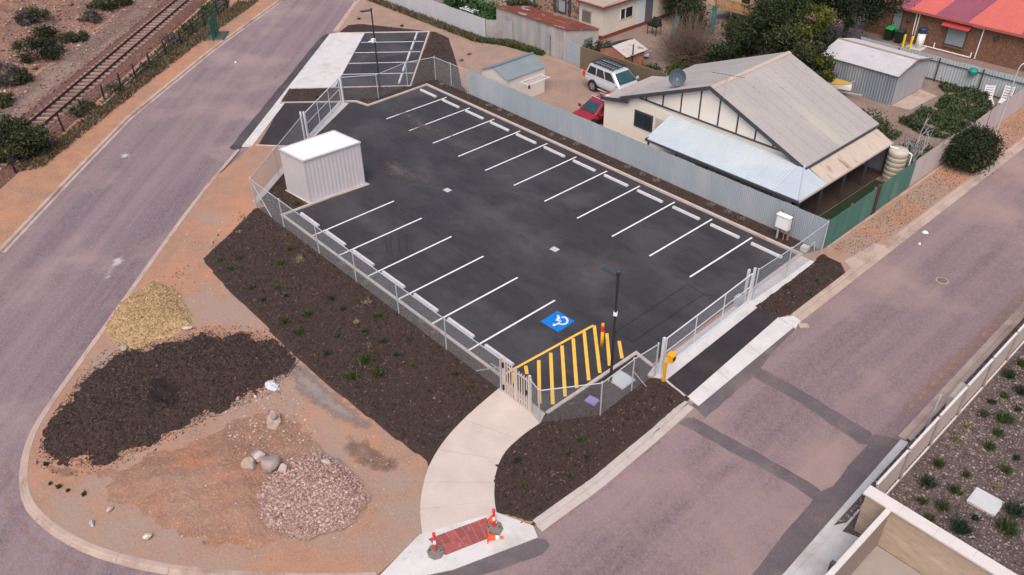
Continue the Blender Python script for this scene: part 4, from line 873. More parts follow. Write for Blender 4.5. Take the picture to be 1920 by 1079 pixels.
# ------------------------------------------------------------------ long corrugated boundary fence
def sheet_fence(name, label, a, b, h, mat, step, jit=.02, pitch=.15, amp=.018, rails=None, posts=None, z0=.02, cat='fence', group=None, flip=1):
    root = thing(name, label, cat, (a[0], a[1], 0), group); L = hypot(b[0]-a[0], b[1]-a[1]); n = max(1, round(L/step)); rr = random.Random(int(L*100))
    d = Vector((b[0]-a[0], b[1]-a[1])).normalized(); nr = Vector((-d.y, d.x))*flip
    for i in range(n):
        p, q = lerp(a, b, i/n), lerp(a, b, (i+1)/n-.002/L); o = .004*(i % 2)
        MB().corr((p[0]+nr.x*o, p[1]+nr.y*o, z0), (q[0]+nr.x*o, q[1]+nr.y*o, z0), (0, 0, h-z0+rr.uniform(-jit, jit)), pitch, amp).build('sheet', mat, root)
    for z in (rails or ()): MB().bar((a[0]+nr.x*.06, a[1]+nr.y*.06, z), (b[0]+nr.x*.06, b[1]+nr.y*.06, z), .05, .05).build('rail', trim_dark if mat is grey_fence_m else timber, root)
    for i in range(posts or 0):
        p = lerp(a, b, i/(posts-1)); MB().cbox((p[0]+nr.x*.10, p[1]+nr.y*.10, -.05), .08, .08, h+.02, atan2(d.y, d.x)).build('post', trim_dark if mat is grey_fence_m else timber, root)
    return root
sheet_fence('corrugated_fence', 'long blue-grey corrugated fence between car park and cream house', (.68, 6.86), (29.12, 6.88), 1.8, steel_zinc, .84, pitch=.115, amp=.016, rails=(.4, 1.5), posts=13)
sheet_fence('street_fence', 'green corrugated fence panel beside the fence corner, nearer the car park', (29.18, 6.95), (29.13, 11.95), 1.72, green_fence_m, .84, pitch=.115, amp=.014, rails=(.4, 1.4), posts=3, flip=1)
tag(MB().cbox((29.13, 12.14, -.05), .12, .34, 1.85).build('brown_gate_post', M('brown_post', (.075, .03, .02), rough=.8)), 'broad dark brown post between the two green fence panels', 'post')
sheet_fence('street_fence', 'green corrugated fence panel between brown post and cream fence', (29.13, 12.34), (29.08, 16.4), 1.75, green_fence_m, .82, pitch=.115, amp=.014, rails=(.4, 1.4), posts=3)
for k, (y0, y1, h, t) in enumerate(((16.45, 21.3, 1.75, 'nearest the green fence'), (21.34, 26.3, 1.7, 'behind the round roadside bush and lamp'), (26.34, 32.6, 1.75, 'farthest along the right road'))):
    sheet_fence('street_fence', 'cream flat-sheet street fence section '+t, (29.08, y0), (29.06, y1), h, cream_fence_m, 1.2, amp=.006, pitch=.3, rails=(.4, 1.4), posts=3)
tag(MB().bar((29.3, 7.2, .03), (29.22, 27, .03), .10, .10).build('fence_plinth', conc_old), 'low pinkish concrete plinth along the foot of the street fence', 'plinth')
sheet_fence('back_fence', 'pale grey sheet fence between the weedy yard and the brown brick building', (16.6, 32.72), (28.95, 32.95), 1.8, grey_fence_m, .78, rails=(.12, 1.45), posts=5, flip=-1, pitch=.2)
tag(MB().lathe((25.2, 32.72, 1.2), [(.05, 0), (.28, .08), (.32, .3), (.22, .46), (.05, .5)], 12).build('hose_reel', M('teal_plastic', (.02, .22, .17), rough=.5)), 'teal hose bundle hanging on the pale back fence', 'hose')
sheet_fence('white_sheet_wall', 'long whitewashed sheet wall beyond the dirt lane', (-26, 15.08), (-7.0, 15.05), 1.8, white_wall_m, 1.2, amp=.006, pitch=.24, rails=(1.5,), posts=8)
sheet_fence('lane_panel', 'short grey iron panel joining white wall and rusty shed', (-6.95, 15.1), (-5.1, 16.4), 1.75, oldiron, .9)
sheet_fence('khaki_fence', 'khaki brown sheet fence behind the silver wagon', (2.85, 16.15), (10.8, 16.5), 1.7, brown_fence_m, .8, rails=(1.68,), posts=4)

# ------------------------------------------------------------------ cream house
hs = thing('cream_house', 'cream weatherboard gabled house with dark trim and pale blue verandah roof', 'house', (19.4, 12, 0))
GY, RZ_, EZ, RX = 9.3, 5.35, 2.78, 19.45
wl = MB(); wl.box(13.1, 9.66, 0, 25.65, 16.9, 2.72); wl.box(11.42, 9.66, 0, 13.09, 14.2, 2.22); wl.build('wall', cream_board, hs)
for i in range(14):
    z = .12+i*.19
    xl = 11.38 if z+.19 < 2.45 else 12.9
    MB().hexa([(xl, 9.59, z), (25.6, 9.59, z), (25.6, 9.66, z), (xl, 9.66, z), (xl, 9.62, z+.172), (25.6, 9.62, z+.172), (25.6, 9.66, z+.172), (xl, 9.66, z+.172)]).build('weatherboard', cream_board, hs)
MB().cbox((11.37, 9.62, 0), .08, .09, 2.2).build('corner_board', cream_board, hs)
# gable
slope = (RZ_-EZ)/(RX-12.95)
def rz(x): return EZ+slope*(x-12.95) if x < RX else EZ+slope*(25.95-x)
MB().add([(13.0, 9.62, 2.75), (25.9, 9.62, 2.75), (RX, 9.62, RZ_-.05), (13.0, 9.72, 2.75), (25.9, 9.72, 2.75), (RX, 9.72, RZ_-.05)], [(0, 1, 2), (5, 4, 3), (0, 3, 4, 1), (1, 4, 5, 2), (2, 5, 3, 0)]).build('gable_wall', cream_gable, hs)
bx_ = [14.75, 16.05, 17.4, 18.75, 20.1, 21.4, 22.65, 23.85]
for a, b_ in zip([13.75]+bx_, bx_+[24.9]):
    pts = [(a+.05, 9.60, 3.08), (b_-.05, 9.60, 3.08)]+([(b_-.05, 9.60, rz(b_-.05)-.22)] if rz(b_-.05)-.22 > 3.1 else [])+([(RX, 9.60, RZ_-.22)] if a < RX < b_ else [])+([(a+.05, 9.60, rz(a+.05)-.22)] if rz(a+.05)-.22 > 3.1 else [])
    if len(pts) > 2: MB().plate(pts, .015).build('gable_panel', cream_gable, hs)
for x in bx_: MB().box(x-.05, 9.565, 3.04, x+.05, 9.60, rz(x)-.12).build('batten', trim_dark, hs)
MB().box(13.6, 9.55, 2.98, 25.1, 9.598, 3.07).build('batten', trim_dark, hs)
for sx in (-1, 1):
    x0 = RX+sx*6.55; z0 = EZ-.02
    MB().hexa([(x0, GY-.03, z0-.2), (RX, GY-.03, RZ_-.17), (RX, GY+.02, RZ_-.17), (x0, GY+.02, z0-.2), (x0, GY-.03, z0+.04), (RX, GY-.03, RZ_+.06), (RX, GY+.02, RZ_+.06), (x0, GY+.02, z0+.04)] if sx < 0 else
              [(RX, GY-.03, RZ_-.17), (x0, GY-.03, z0-.2), (x0, GY+.02, z0-.2), (RX, GY+.02, RZ_-.17), (RX, GY-.03, RZ_+.06), (x0, GY-.03, z0+.04), (x0, GY+.02, z0+.04), (RX, GY+.02, RZ_+.06)]).build('barge_board', trim_dark, hs)
    x1 = RX+sx*6.65; zz = RZ_-slope*6.65
    a, b_, up = ((x1, 17.3, zz), (x1, GY, zz), (RX-x1, 0, RZ_-zz)) if sx < 0 else ((x1, GY, zz), (x1, 17.3, zz), (RX-x1, 0, RZ_-zz))
    for i in range(9):
        MB().corr(lerp(a, b_, i/9), lerp(a, b_, (i+1)/9), up, .13, .012).build('roof_sheet', vary(roof_grey, .05) if not (i or sx > 0) else roof_grey, hs)
    MB().hexa([(min(x1, x1+sx*.1), GY, zz-.10), (max(x1, x1+sx*.1), GY, zz-.10), (max(x1, x1+sx*.1), 17.3, zz-.10), (min(x1, x1+sx*.1), 17.3, zz-.10), (min(x1, x1+sx*.1), GY, zz+.0), (max(x1, x1+sx*.1), GY, zz), (max(x1, x1+sx*.1), 17.3, zz), (min(x1, x1+sx*.1), 17.3, zz)]).build('gutter', trim_dark if sx > 0 else roof_grey, hs)
MB().add([(RX-.2, GY, RZ_-.045), (RX, GY, RZ_+.045), (RX+.2, GY, RZ_-.045), (RX-.2, 17.32, RZ_-.045), (RX, 17.32, RZ_+.045), (RX+.2, 17.32, RZ_-.045)], [(0, 1, 4, 3), (1, 2, 5, 4), (0, 2, 1), (3, 4, 5), (0, 3, 5, 2)]).build('ridge_cap', ridge_cap_m, hs)
# side lean-to roof
MB().corr((11.28, 14.35, 2.28), (11.28, 9.35, 2.28), (1.85, 0, .42), .2, .012).build('lean_to_roof', M('lean_roof', (.44, .385, .35), (.37, .32, .29), s=1.2, stretch=(.3, 1.5, 1), patch=(.42, .22, .17), ps=1.5, pt=(.62, .72), rough=.7), hs)
MB().hexa([(11.2, 9.3, 2.08), (13.5, 9.3, 2.5), (13.5, 9.36, 2.5), (11.2, 9.36, 2.08), (11.2, 9.3, 2.30), (13.5, 9.3, 2.72), (13.5, 9.36, 2.72), (11.2, 9.36, 2.30)]).build('fascia', trim_dark, hs)
# window in the weatherboards
wn = MB().box(13.9, 9.56, 1.05, 15.4, 9.63, 2.15).build('window', trim_dark, hs)
MB().box(14.0, 9.545, 1.15, 14.63, 9.565, 2.05).build('pane', glass_dark, wn); MB().box(14.67, 9.545, 1.15, 15.3, 9.565, 2.05).build('pane', glass_dark, wn)
wn = MB().box(15.6, 9.56, .95, 16.5, 9.63, 2.15).build('window', M('cream_frame', (.55, .46, .38), rough=.7), hs); MB().box(15.68, 9.545, 1.05, 16.42, 9.565, 2.05).build('pane', M('blind_glass', (.5, .44, .4), rough=.3), wn)
# verandah
VZ, VX = 2.06, 27.28
MB().corr((16.95, 7.05, VZ), (25.95, 7.05, VZ), (-.12, 2.45, .70), .15, .014).build('verandah_roof', roof_blue, hs)
MB().plate([(25.88, 7.05, VZ), (VX, 7.05, VZ), (25.95, 9.5, 2.76), (25.72, 9.5, 2.76)], .02).build('hip_sheet', roof_blue, hs)
MB().add([(VX, 7.05, VZ+.012), (VX, 9.75, VZ+.012), (25.95, 9.5, 2.765), (VX, 7.05, VZ-.008), (VX, 9.75, VZ-.008), (25.95, 9.5, 2.745)], [(0, 1, 2), (5, 4, 3), (0, 3, 4, 1), (1, 4, 5, 2), (2, 5, 3, 0)]).build('hip_sheet', roof_blue, hs)
MB().tube((VX, 7.05, VZ+.03), (25.95, 9.5, 2.78), .05, 6).build('hip_cap', roof_blue, hs)
MB().corr((VX, 9.75, VZ), (VX, 16.95, VZ), (-1.45, 0, .62), .16, .012).build('verandah_roof', roof_beige, hs)
MB().box(16.95, 6.97, VZ-.12, VX+.04, 7.04, VZ).build('gutter', trim_dark, hs); MB().box(VX, 7.05, VZ-.10, VX+.07, 16.95, VZ-.0).build('gutter', M('pale_gutter', (.45, .40, .36), rough=.6), hs)
MB().box(16.98, 7.0, VZ-.05, 17.05, 9.4, VZ+.05).build('beam', timber_dark, hs)
for x in (17.1, 19.2, 21.4, 23.6, 25.6): MB().cbox((x, 7.16, 0), .10, .10, VZ).build('verandah_post', trim_dark, hs)
for y in (7.25, 9.6, 12.0, 14.4, 16.8): MB().cbox((27.18, y, 0), .10, .10, VZ).build('verandah_post', trim_dark, hs)
MB().box(25.62, 9.6, .02, 25.70, 16.9, 2.65).build('verandah_wall', M('verandah_wall_shaded', (.04, .024, .02), (.03, .02, .017), s=2), hs)  # brick colour taken almost to black: verandah shade painted into the wall
MB().box(25.2, 7.1, -.02, 27.25, 16.9, .10).build('verandah_floor', M('verandah_slab', (.055, .03, .025), (.04, .025, .02), s=2), hs)  # brown paving, darkened further to paint in the shade under the roof
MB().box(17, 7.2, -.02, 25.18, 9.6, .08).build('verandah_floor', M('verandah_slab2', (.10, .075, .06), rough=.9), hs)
MB().corr((25.75, 17.0, .02), (27.28, 17.0, .02), (0, 0, 2.05), .15, .018).build('end_wall', sheediron, hs)
for y, z1 in ((11, 2.0), (14.2, 2.0)):
    d_ = MB().box(25.70, y, .1, 25.74, y+.9, z1).build('door', timber_dark, hs); MB().cbox((25.76, y+.12, 1.0), .04, .04, .1).build('handle', galv, d_)
tag(MB().box(27.3, 7.0, .0, 29.05, 15.9, .03).build('lawn_strip', M('dark_lawn', (.02, .04, .013), (.013, .028, .01), s=6, bump=.03, bs=20)), kind='structure')
def roofpt(px, py):
    z = 3.5
    for _ in range(40): p = G(px, py, z); z = .5*z+.5*rz(p[0])
    return G(px, py, z)
# satellite dish
p = roofpt(1268, 164); ds = thing('satellite_dish', 'blue-grey satellite dish on the left slope of the cream house roof', 'satellite dish', p)
MB().tube(p, (p[0], p[1], p[2]+.55), .03, 8).build('mast', galv, ds)
for o in ((-.6, .1), (.45, -.1)): MB().tube((p[0]+o[0], p[1]+o[1], rz(p[0]+o[0])+.03), (p[0], p[1], p[2]+.4), .015, 6).build('stay', galv, ds)
look = Vector((.55, -.75, .36)).normalized(); T = Matrix.Translation((p[0]+.02, p[1]-.02, p[2]+.62)) @ look.to_track_quat('Z', 'Y').to_matrix().to_4x4()
MB(T).lathe((0, 0, 0), [(.03, -.02), (.3, .02), (.50, .10), (.52, .11), (.50, .125), (.3, .045), (.03, .01)], 24).build('reflector', M('dish_grey', (.055, .085, .115), (.045, .07, .10), s=5, rough=.5), ds)
MB(T).tube((0, -.48, .1), (0, -.12, .5), .015, 6).build('feed_arm', galv, ds); MB(T).tube((0, -.16, .46), (0, -.06, .55), .035, 8).build('feed_horn', galv, ds)
# antenna
p = roofpt(1357, 186); an = thing('tv_antenna', 'thin television antenna on a mast above the house gable', 'antenna', p)
MB().tube(p, (p[0], p[1], p[2]+1.5), .018, 6).build('mast', galv, an)
bd = Vector((.86, .30, 0)).normalized(); c = Vector((p[0], p[1], p[2]+1.42)); MB().tube(c-bd*.9, c+bd*1.0, .014, 6).build('boom', dark_metal, an)
for i in range(9): q = c+bd*(-.85+i*.22); e = Vector((-bd.y, bd.x, 0))*(.32-.018*i); MB().tube(q-e, q+e, .008, 5).build('element', galv, an)
for o in ((.9, .5), (-.9, .5), (0, 1.0)): MB().tube((p[0]+o[0], p[1]+o[1], rz(p[0]+o[0])+.02), (p[0], p[1], p[2]+1.2), .006, 4).build('guy_wire', galv, an)

# ------------------------------------------------------------------ rainwater tank
tk = thing('rainwater_tank', 'cream ribbed rainwater tank behind the green fence', 'water tank', (27.92, 16.55, 0))
prof = [(.55, 0)]
for i in range(6): z = .1+i*.29; prof += [(.545, z), (.53, z+.03), (.53, z+.05), (.555, z+.08), (.555, z+.26)]
prof += [(.55, 1.88), (.48, 1.98), (.15, 2.02)]
MB().lathe((27.92, 16.55, 0), prof, 24).build('body', M('tank_cream', (.50, .45, .36), (.46, .41, .33), s=3, rough=.6), tk, True)
MB().path([(27.4, 16.5, 2.05), (27.42, 16.5, 1.98), (27.85, 16.5, 2.02), (27.9, 16.5, 1.9)], .045, 8).build('inlet_pipe', whiteband, tk)
MB().path([(28.2, 16.9, 1.85), (28.62, 16.75, 1.8), (28.62, 16.75, .1)], .045, 8).build('overflow_pipe', whiteband, tk)

# ------------------------------------------------------------------ garden shed with folded clothesline
gs = thing('garden_shed', 'small cream garden shed with grey-green gable roof behind the fence', 'shed', (2.9, 9.2, 0))
x0, x1, y0, y1, e, rg = 1.55, 4.24, 7.4, 11.0, 1.97, 2.5; xm = 2.85
crm = M('shed_cream', (.68, .63, .58), (.64, .59, .54), s=2, rough=.6)
for a, b_ in (((x1, y0), (x1, y1)), ((x1, y1), (x0, y1)), ((x0, y1), (x0, y0)), ((x0, y0), (x1, y0))): MB().corr((*a, 0), (*b_, 0), (0, 0, e), .19, .006).build('wall', crm, gs)
for y in (y0, y1): MB().add([(x0, y-.01, e), (x1, y-.01, e), (xm, y-.01, rg), (x0, y+.01, e), (x1, y+.01, e), (xm, y+.01, rg)], [(0, 1, 2), (5, 4, 3), (0, 3, 4, 1), (1, 4, 5, 2), (2, 5, 3, 0)]).build('gable', crm, gs)
rgm = M('shed_roof_grey', (.21, .245, .255), (.18, .21, .225), s=1.5, rough=.55)
MB().corr((x1+.14, y0-.14, e-.03), (x1+.14, y1+.16, e-.03), (xm-x1-.14, 0, rg-e+.05), .19, .008).build('roof_slope', rgm, gs)
MB().corr((x0-.14, y1+.16, e-.03), (x0-.14, y0-.14, e-.03), (xm-x0+.14, 0, rg-e+.05), .19, .008).build('roof_slope', rgm, gs)
MB().bar((xm, y0-.15, rg+.035), (xm, y1+.17, rg+.035), .26, .03).build('ridge_cap', M('ridge_blue', (.15, .19, .22), rough=.5), gs)
cl = thing('folding_clothesline', 'white folding clothesline frame on the side of the garden shed', 'clothesline', (4.3, 9.5, 1.2))
for y in (8.7, 10.7): MB().tube((4.24, y, 1.42), (5.0, y, 1.42), .02, 6).build('arm', whiteband, cl); MB().tube((4.24, y, 1.1), (4.55, y, 1.42), .012, 6).build('stay', whiteband, cl)
MB().tube((5.0, 8.6, 1.42), (5.0, 10.8, 1.42), .025, 8).build('front_bar', whiteband, cl); MB().tube((4.26, 8.6, 1.42), (4.26, 10.8, 1.42), .025, 8).build('back_bar', whiteband, cl)
for i in range(4): MB().tube((4.42+i*.14, 8.7, 1.42), (4.42+i*.14, 10.7, 1.42), .006, 4).build('line', whiteband, cl)
tag(MB().tube((4.86, 8.9, 1.06), (4.86, 8.9, 1.40), .09, 10, .05).build('peg_basket', rust_m), 'small brown peg bag hanging from the folding clothesline', 'peg bag')

# ------------------------------------------------------------------ rusty iron shed and old houses at the back
rs = thing('iron_shed', 'long weathered iron shed with rust red skillion roof beside the lane', 'shed', (-3, 18, 0))
for a, b_, h0 in (((-7.2, 16.5), (.85, 16.45), 2.45),): MB().corr((*a, 0), (*b_, 0), (0, 0, h0), .15, .02).build('wall', oldiron, rs)
MB().add([(.86, 16.45, 0), (.86, 20.3, 0), (.86, 20.3, 1.6), (.86, 16.45, 2.45), (.80, 16.45, 0), (.80, 20.3, 0), (.80, 20.3, 1.6), (.80, 16.45, 2.45)], [(0, 1, 2, 3), (7, 6, 5, 4), (2, 6, 7, 3), (0, 4, 5, 1), (0, 3, 7, 4), (1, 5, 6, 2)]).build('end_wall', M('flaking_cream', (.55, .51, .47), (.48, .44, .40), s=1.6, patch=(.33, .27, .23), ps=1.5, pt=(.6, .72), rough=.85), rs)
MB().box(-7.2, 20.25, 0, .8, 20.3, 1.6).build('wall', oldiron, rs); MB().box(-7.25, 16.5, 0, -7.2, 20.3, 1.6).build('end_wall', oldiron, rs)
MB().corr((-7.35, 16.35, 2.48), (.98, 16.35, 2.48), (0, 4.05, -.87), .15, .018).build('roof', rust_m, rs)
MB().box(.87, 18.6, .45, .90, 19.6, 1.15).build('window', M('shed_window', (.22, .23, .25), rough=.4), rs)
MB().box(-.75, 16.40, 0, -.70, 16.43, 1.6).build('door_edge', timber_dark, rs)
tag(MB().corr((.95, 16.38, .02), (2.8, 16.28, .02), (0, 0, 1.78), .3, .006).build('grey_gate_sheet', steel_zinc), 'flat blue-grey gate sheet between iron shed and khaki fence', 'gate')

st = thing('stone_house', 'old stone house with dark quoins and sash windows at the top edge', 'house', (-8, 27, 0))
MB().box(-13.5, 24.3, 0, -2.98, 31, 4.2).build('wall', stone_m, st)
for x in (-8.15, -6.3, -4.95): 
    for i in range(11): MB().box(x-.13-.06*(i % 2), 24.25, i*.36, x+.13+.06*(i % 2), 24.30, i*.36+.35).build('quoin', trim_dark, st)
for xa, xb in ((-11.9, -10.8), (-7.75, -6.7)):
    wn = MB().box(xa, 24.24, .15, xb, 24.29, 2.4).build('window', trim_dark, st)
    for za, zb in ((.3, 1.25), (1.35, 2.3)): MB().box(xa+.14, 24.22, za, xb-.14, 24.245, zb).build('pane', M('grey_pane', (.30, .33, .36), rough=.2), wn)
MB().corr((-13.9, 23.9, 4.1), (-3.0, 23.9, 4.1), (0, 3.8, 1.6), .15, .018).build('roof', roof_grey, st)
ch = thing('cream_rendered_house', 'cream rendered house wing with maroon gutter and plinth at the top edge', 'house', (-2.5, 26, 0))
MB().box(-2.95, 22.0, .3, -.3, 33, 2.75).build('wall', cream_render, ch); MB().box(-2.96, 21.95, 0, -.24, 33, .3).build('plinth', maroon, ch)
MB().hexa([(-2.96, 21.7, 2.78), (0, 21.7, 2.78), (0, 33.2, 2.78), (-2.96, 33.2, 2.78), (-2.96, 21.7, 2.86), (0, 21.7, 2.86), (-.4, 33.2, 3.3), (-2.96, 33.2, 3.3)]).build('roof', M('beige_roof', (.42, .33, .27), (.36, .29, .24), s=1.2), ch)
MB().box(-2.97, 21.6, 2.68, .08, 21.7, 2.80).build('gutter', maroon, ch); MB().box(.0, 21.7, 2.68, .10, 33.2, 2.80).build('gutter', maroon, ch)
wn = MB().box(-2.6, 21.94, 1.1, -1.55, 22.0, 2.05).build('window', M('timber_frame', (.33, .27, .2), rough=.8), ch); MB().box(-2.5, 21.92, 1.18, -1.65, 21.945, 1.97).build('pane', M('slat_pane', (.16, .14, .12), rough=.5), wn)
wn = MB().box(-.3, 24.1, 1.15, -.24, 25.7, 2.1).build('window', cream_gable, ch)
for ya, yb in ((24.2, 24.65), (24.8, 25.6)): MB().box(-.245, ya, 1.22, -.22, yb, 2.02).build('pane', glass_dark, wn)
MB().box(-.3, 26.3, .3, -.25, 27.2, 2.2).build('door', M('pale_blue_door', (.55, .60, .66), rough=.6), ch); MB().box(-.3, 27.4, .25, -.22, 28.3, 2.1).build('screen_door', M('screen_grey', (.10, .11, .13), rough=.6), ch)

# brick kennel with rusty lid
kn = thing('brick_shelter', 'small brick shelter with rusty white sheet lid behind the khaki fence', 'shelter', (4.6, 18.9, 0))
MB().box(3.3, 17.9, 0, 5.75, 20.2, 1.25).build('wall', redbrick, kn)
MB().add([(3.3, 17.9, 1.25), (5.75, 17.9, 1.25), (4.55, 17.9, 1.65), (3.3, 20.2, 1.25), (5.75, 20.2, 1.25), (4.55, 20.2, 1.65)], [(0, 1, 2), (5, 4, 3), (0, 2, 5, 3), (1, 4, 5, 2)]).build('gable', redbrick, kn)
MB().plate([(4.5, 17.85, 1.72), (6.0, 17.85, 1.22), (6.0, 20.3, 1.22), (4.5, 20.3, 1.72)], .03).build('roof_sheet', M('rusty_white_sheet', (.50, .46, .43), (.44, .40, .37), s=2, patch=(.27, .13, .08), ps=1.3, pt=(.56, .62), rough=.8), kn)
MB().tube((5.95, 18.6, .2), (5.95, 18.6, 2.05), .05, 8).build('flue', timber_dark, kn); MB().plate([(3.1, 17.85, 1.2), (4.45, 17.85, 1.72), (4.45, 20.3, 1.72), (3.1, 20.3, 1.2)], .03).build('roof_sheet', timber_dark, kn)
junk = leafmat('junk_cols', [(.02, .02, .03), (.10, .12, .3), (.55, .55, .6), (.3, .08, .1), (.6, .6, .62)], 0)
stones_obj('junk_pile', np.column_stack([RNG.uniform(3.0, 5.2, 60), RNG.uniform(20.5, 21.9, 60), RNG.uniform(0, .55, 60)]), .16, junk, 'jumbled household junk piled behind the brick shelter', 'junk')
bq = thing('barbecue', 'black barbecue on legs beside the cream rendered wall', 'barbecue', (1.9, 26.1, 0))
MB().box(1.4, 25.7, .75, 2.4, 26.4, .95).build('tray', black, bq); MB().hexa([(1.5, 26.1, .95), (2.3, 26.1, .95), (2.3, 26.4, .95), (1.5, 26.4, .95), (1.5, 26.3, 1.35), (2.3, 26.3, 1.35), (2.3, 26.45, 1.35), (1.5, 26.45, 1.35)]).build('hood', black, bq)
for x in (1.45, 2.35):
    for y in (25.75, 26.35): MB().cbox((x, y, 0), .05, .05, .75).build('leg', timber_dark, bq)
# cubby house with slide
cu = thing('cubby_house', 'raised timber cubby house with railed deck at the top edge', 'cubby house', (5.2, 34, 0))
tm = M('cubby_timber', (.42, .25, .12), (.34, .20, .10), s=4, rough=.8)
MB().box(3.0, 32.6, 1.1, 6.6, 35.5, 1.22).build('deck', tm, cu); MB().box(4.2, 33.9, 1.22, 6.5, 35.4, 3.0).build('cabin', M('cubby_wall', (.55, .38, .26), (.5, .34, .23), s=2), cu)
for x in (3.1, 4.8, 6.5):
    for y in (32.7, 35.4): MB().cbox((x, y, 0), .12, .12, 2.0 if y < 33 else 1.1).build('stilt', tm, cu)
MB().box(3.0, 32.6, 1.95, 6.6, 32.68, 2.03).build('hand_rail', tm, cu)
bal = meshof(MB().box(-.035, -.015, 0, .035, .015, .75), 'baluster', tm)
for i in range(24): piece('baluster', bal, cu, (3.1+i*.15, 32.64, 1.22))
MB().box(4.9, 33.86, 1.3, 5.7, 33.9, 2.6).build('doorway', timber_dark, cu)
teal = M('teal_slide', (.010, .075, .08), (.016, .10, .11), s=3, rough=.4)
def slide(label, a, b):
    r = thing('playground_slide', label, 'slide', (b[0], b[1], 0), 'teal playground slides'); a = Vector(a); b = Vector(b); d = (b-a); s = Vector((-d.y, d.x, 0)).normalized()*.17
    pts = [a+d*t+Vector((0, 0, .18*sin(t*9))) for t in [i/8 for i in range(9)]]; m = MB(); wl_ = MB()
    for p_, q_ in zip(pts[:-1], pts[1:]):
        m.hexa([p_-s, p_+s, q_+s, q_-s, p_-s+Vector((0, 0, .03)), p_+s+Vector((0, 0, .03)), q_+s+Vector((0, 0, .03)), q_-s+Vector((0, 0, .03))])
        for k in (-1.05, 1.05): wl_.bar(p_+s*k+Vector((0, 0, .08)), q_+s*k+Vector((0, 0, .08)), .04, .2)
    m.build('chute', teal, r); wl_.build('side_wall', teal, r); MB().bar(a, (a.x, a.y, 0), .06, .06).build('support', teal, r)
slide('teal slide coming down from the cubby house deck', (3.3, 32.4, 1.25), (5.3, 29.4, .05)); slide('teal slide beside the bare twiggy shrub', (3.4, 27.2, 1.6), (5.0, 24.2, .05))

# ------------------------------------------------------------------ grey shed with white roof
bsd = thing('iron_shed', 'blue-grey iron shed with white low gable roof in the weedy yard', 'shed', (19.9, 28.6, 0))
x0, x1, y0, y1, e, rg = 16.95, 22.72, 26.4, 30.95, 2.2, 2.72
for a, b_ in (((x0, y0), (x1, y0)), ((x1, y1), (x0, y1)), ((x0, y1), (x0, y0))): MB().corr((*a, 0), (*b_, 0), (0, 0, e), .2, .025).build('wall', sheediron, bsd)
MB().corr((x1, y0, 0), (x1, y1, 0), (0, 0, e), .2, .025).build('wall', M('pink_grey_iron', (.36, .34, .35), (.28, .28, .30), s=1.5, stretch=(1, 1, .1), rough=.6), bsd)
ym = (y0+y1)/2
for x in (x0, x1): MB().add([(x-.01, y0, e), (x-.01, y1, e), (x-.01, ym, rg), (x+.01, y0, e), (x+.01, y1, e), (x+.01, ym, rg)], [(2, 1, 0), (3, 4, 5), (0, 1, 4, 3), (1, 2, 5, 4), (2, 0, 3, 5)]).build('gable', sheediron, bsd)
MB().corr((x0-.1, y0-.15, e-.03), (x1+.12, y0-.15, e-.03), (0, ym-y0+.15, rg-e+.06), .15, .016).build('roof_slope', roof_white, bsd)
MB().corr((x1+.12, y1+.15, e-.03), (x0-.1, y1+.15, e-.03), (0, ym-y1-.15, rg-e+.06), .15, .016).build('roof_slope', roof_white, bsd)
MB().bar((x0-.1, ym, rg+.05), (x1+.12, ym, rg+.05), .2, .03).build('ridge_cap', M('rusty_edge', (.38, .26, .21), rough=.8), bsd)
for ya, yb, za, zb in ((y0-.15, ym, e, rg+.04), (y1+.15, ym, e, rg+.04)): MB().bar((x1+.14, ya, za), (x1+.14, yb, zb), .04, .09).build('barge_flashing', M('rusty_barge', (.40, .28, .24), (.25, .15, .12), s=5, rough=.8), bsd)
struct('shed_apron', MB().prism([(22.8, 26.5), (24.0, 26.7), (24.2, 30.2), (22.8, 30.6)], -.05, .05), conc_old)

# boat on a trailer
bt = thing('small_boat', 'small white boat with yellow deck on a trailer beside the grey shed', 'boat', (18.3, 25.2, 0))
Tb = Matrix.Translation((18.3, 25.2, 0)) @ Matrix.Rotation(radians(15), 4, 'Z')
hull = MB(Tb); secs = [(-1.6, .62, .62), (-.6, .7, .62), (.5, .66, .64), (1.3, .42, .68), (1.8, .04, .74)]; vs = []
for x, wd, z in secs: vs += [(x, -wd, z+.3), (x, -wd*.75, z-.05), (x, 0, z-.22), (x, wd*.75, z-.05), (x, wd, z+.3)]
fs = [(k*5+i, k*5+i+1, (k+1)*5+i+1, (k+1)*5+i) for k in range(4) for i in range(4)]+[(4, 3, 2, 1, 0)]
hull.add(vs, fs).build('hull', whiteband, bt)
MB(Tb).add([(x, s*wd*.97, z+.3+.02) for x, wd, z in secs for s in (-1, 1)], [(2*i, 2*i+2, 2*i+3, 2*i+1) for i in range(4)]).build('deck', M('boat_yellow', (.55, .34, .06), rough=.5), bt)
MB(Tb).cbox((-.2, 0, .94), .9, .9, .25).build('canopy', M('boat_yellow2', (.5, .36, .14), rough=.5), bt); MB(Tb).path([(1.6, -.2, 1.05), (1.9, 0, 1.3), (1.6, .2, 1.05)], .02).build('bow_rail', galv, bt)
MB(Tb).bar((-1.6, 0, .36), (2.6, 0, .36), .08, .08).build('trailer_beam', galv, bt)
for s in (-.75, .75): wh = MB(Tb).tube((-.4, s-.08, .3), (-.4, s+.08, .3), .3, 16).build('wheel', black, bt); MB(Tb).tube((-.4, s-.09, .3), (-.4, s+.09, .3), .15, 12).build('rim', galv, wh)
MB(Tb).bar((-.4, -.75, .3), (-.4, .75, .3), .06, .06).build('axle', galv, bt)

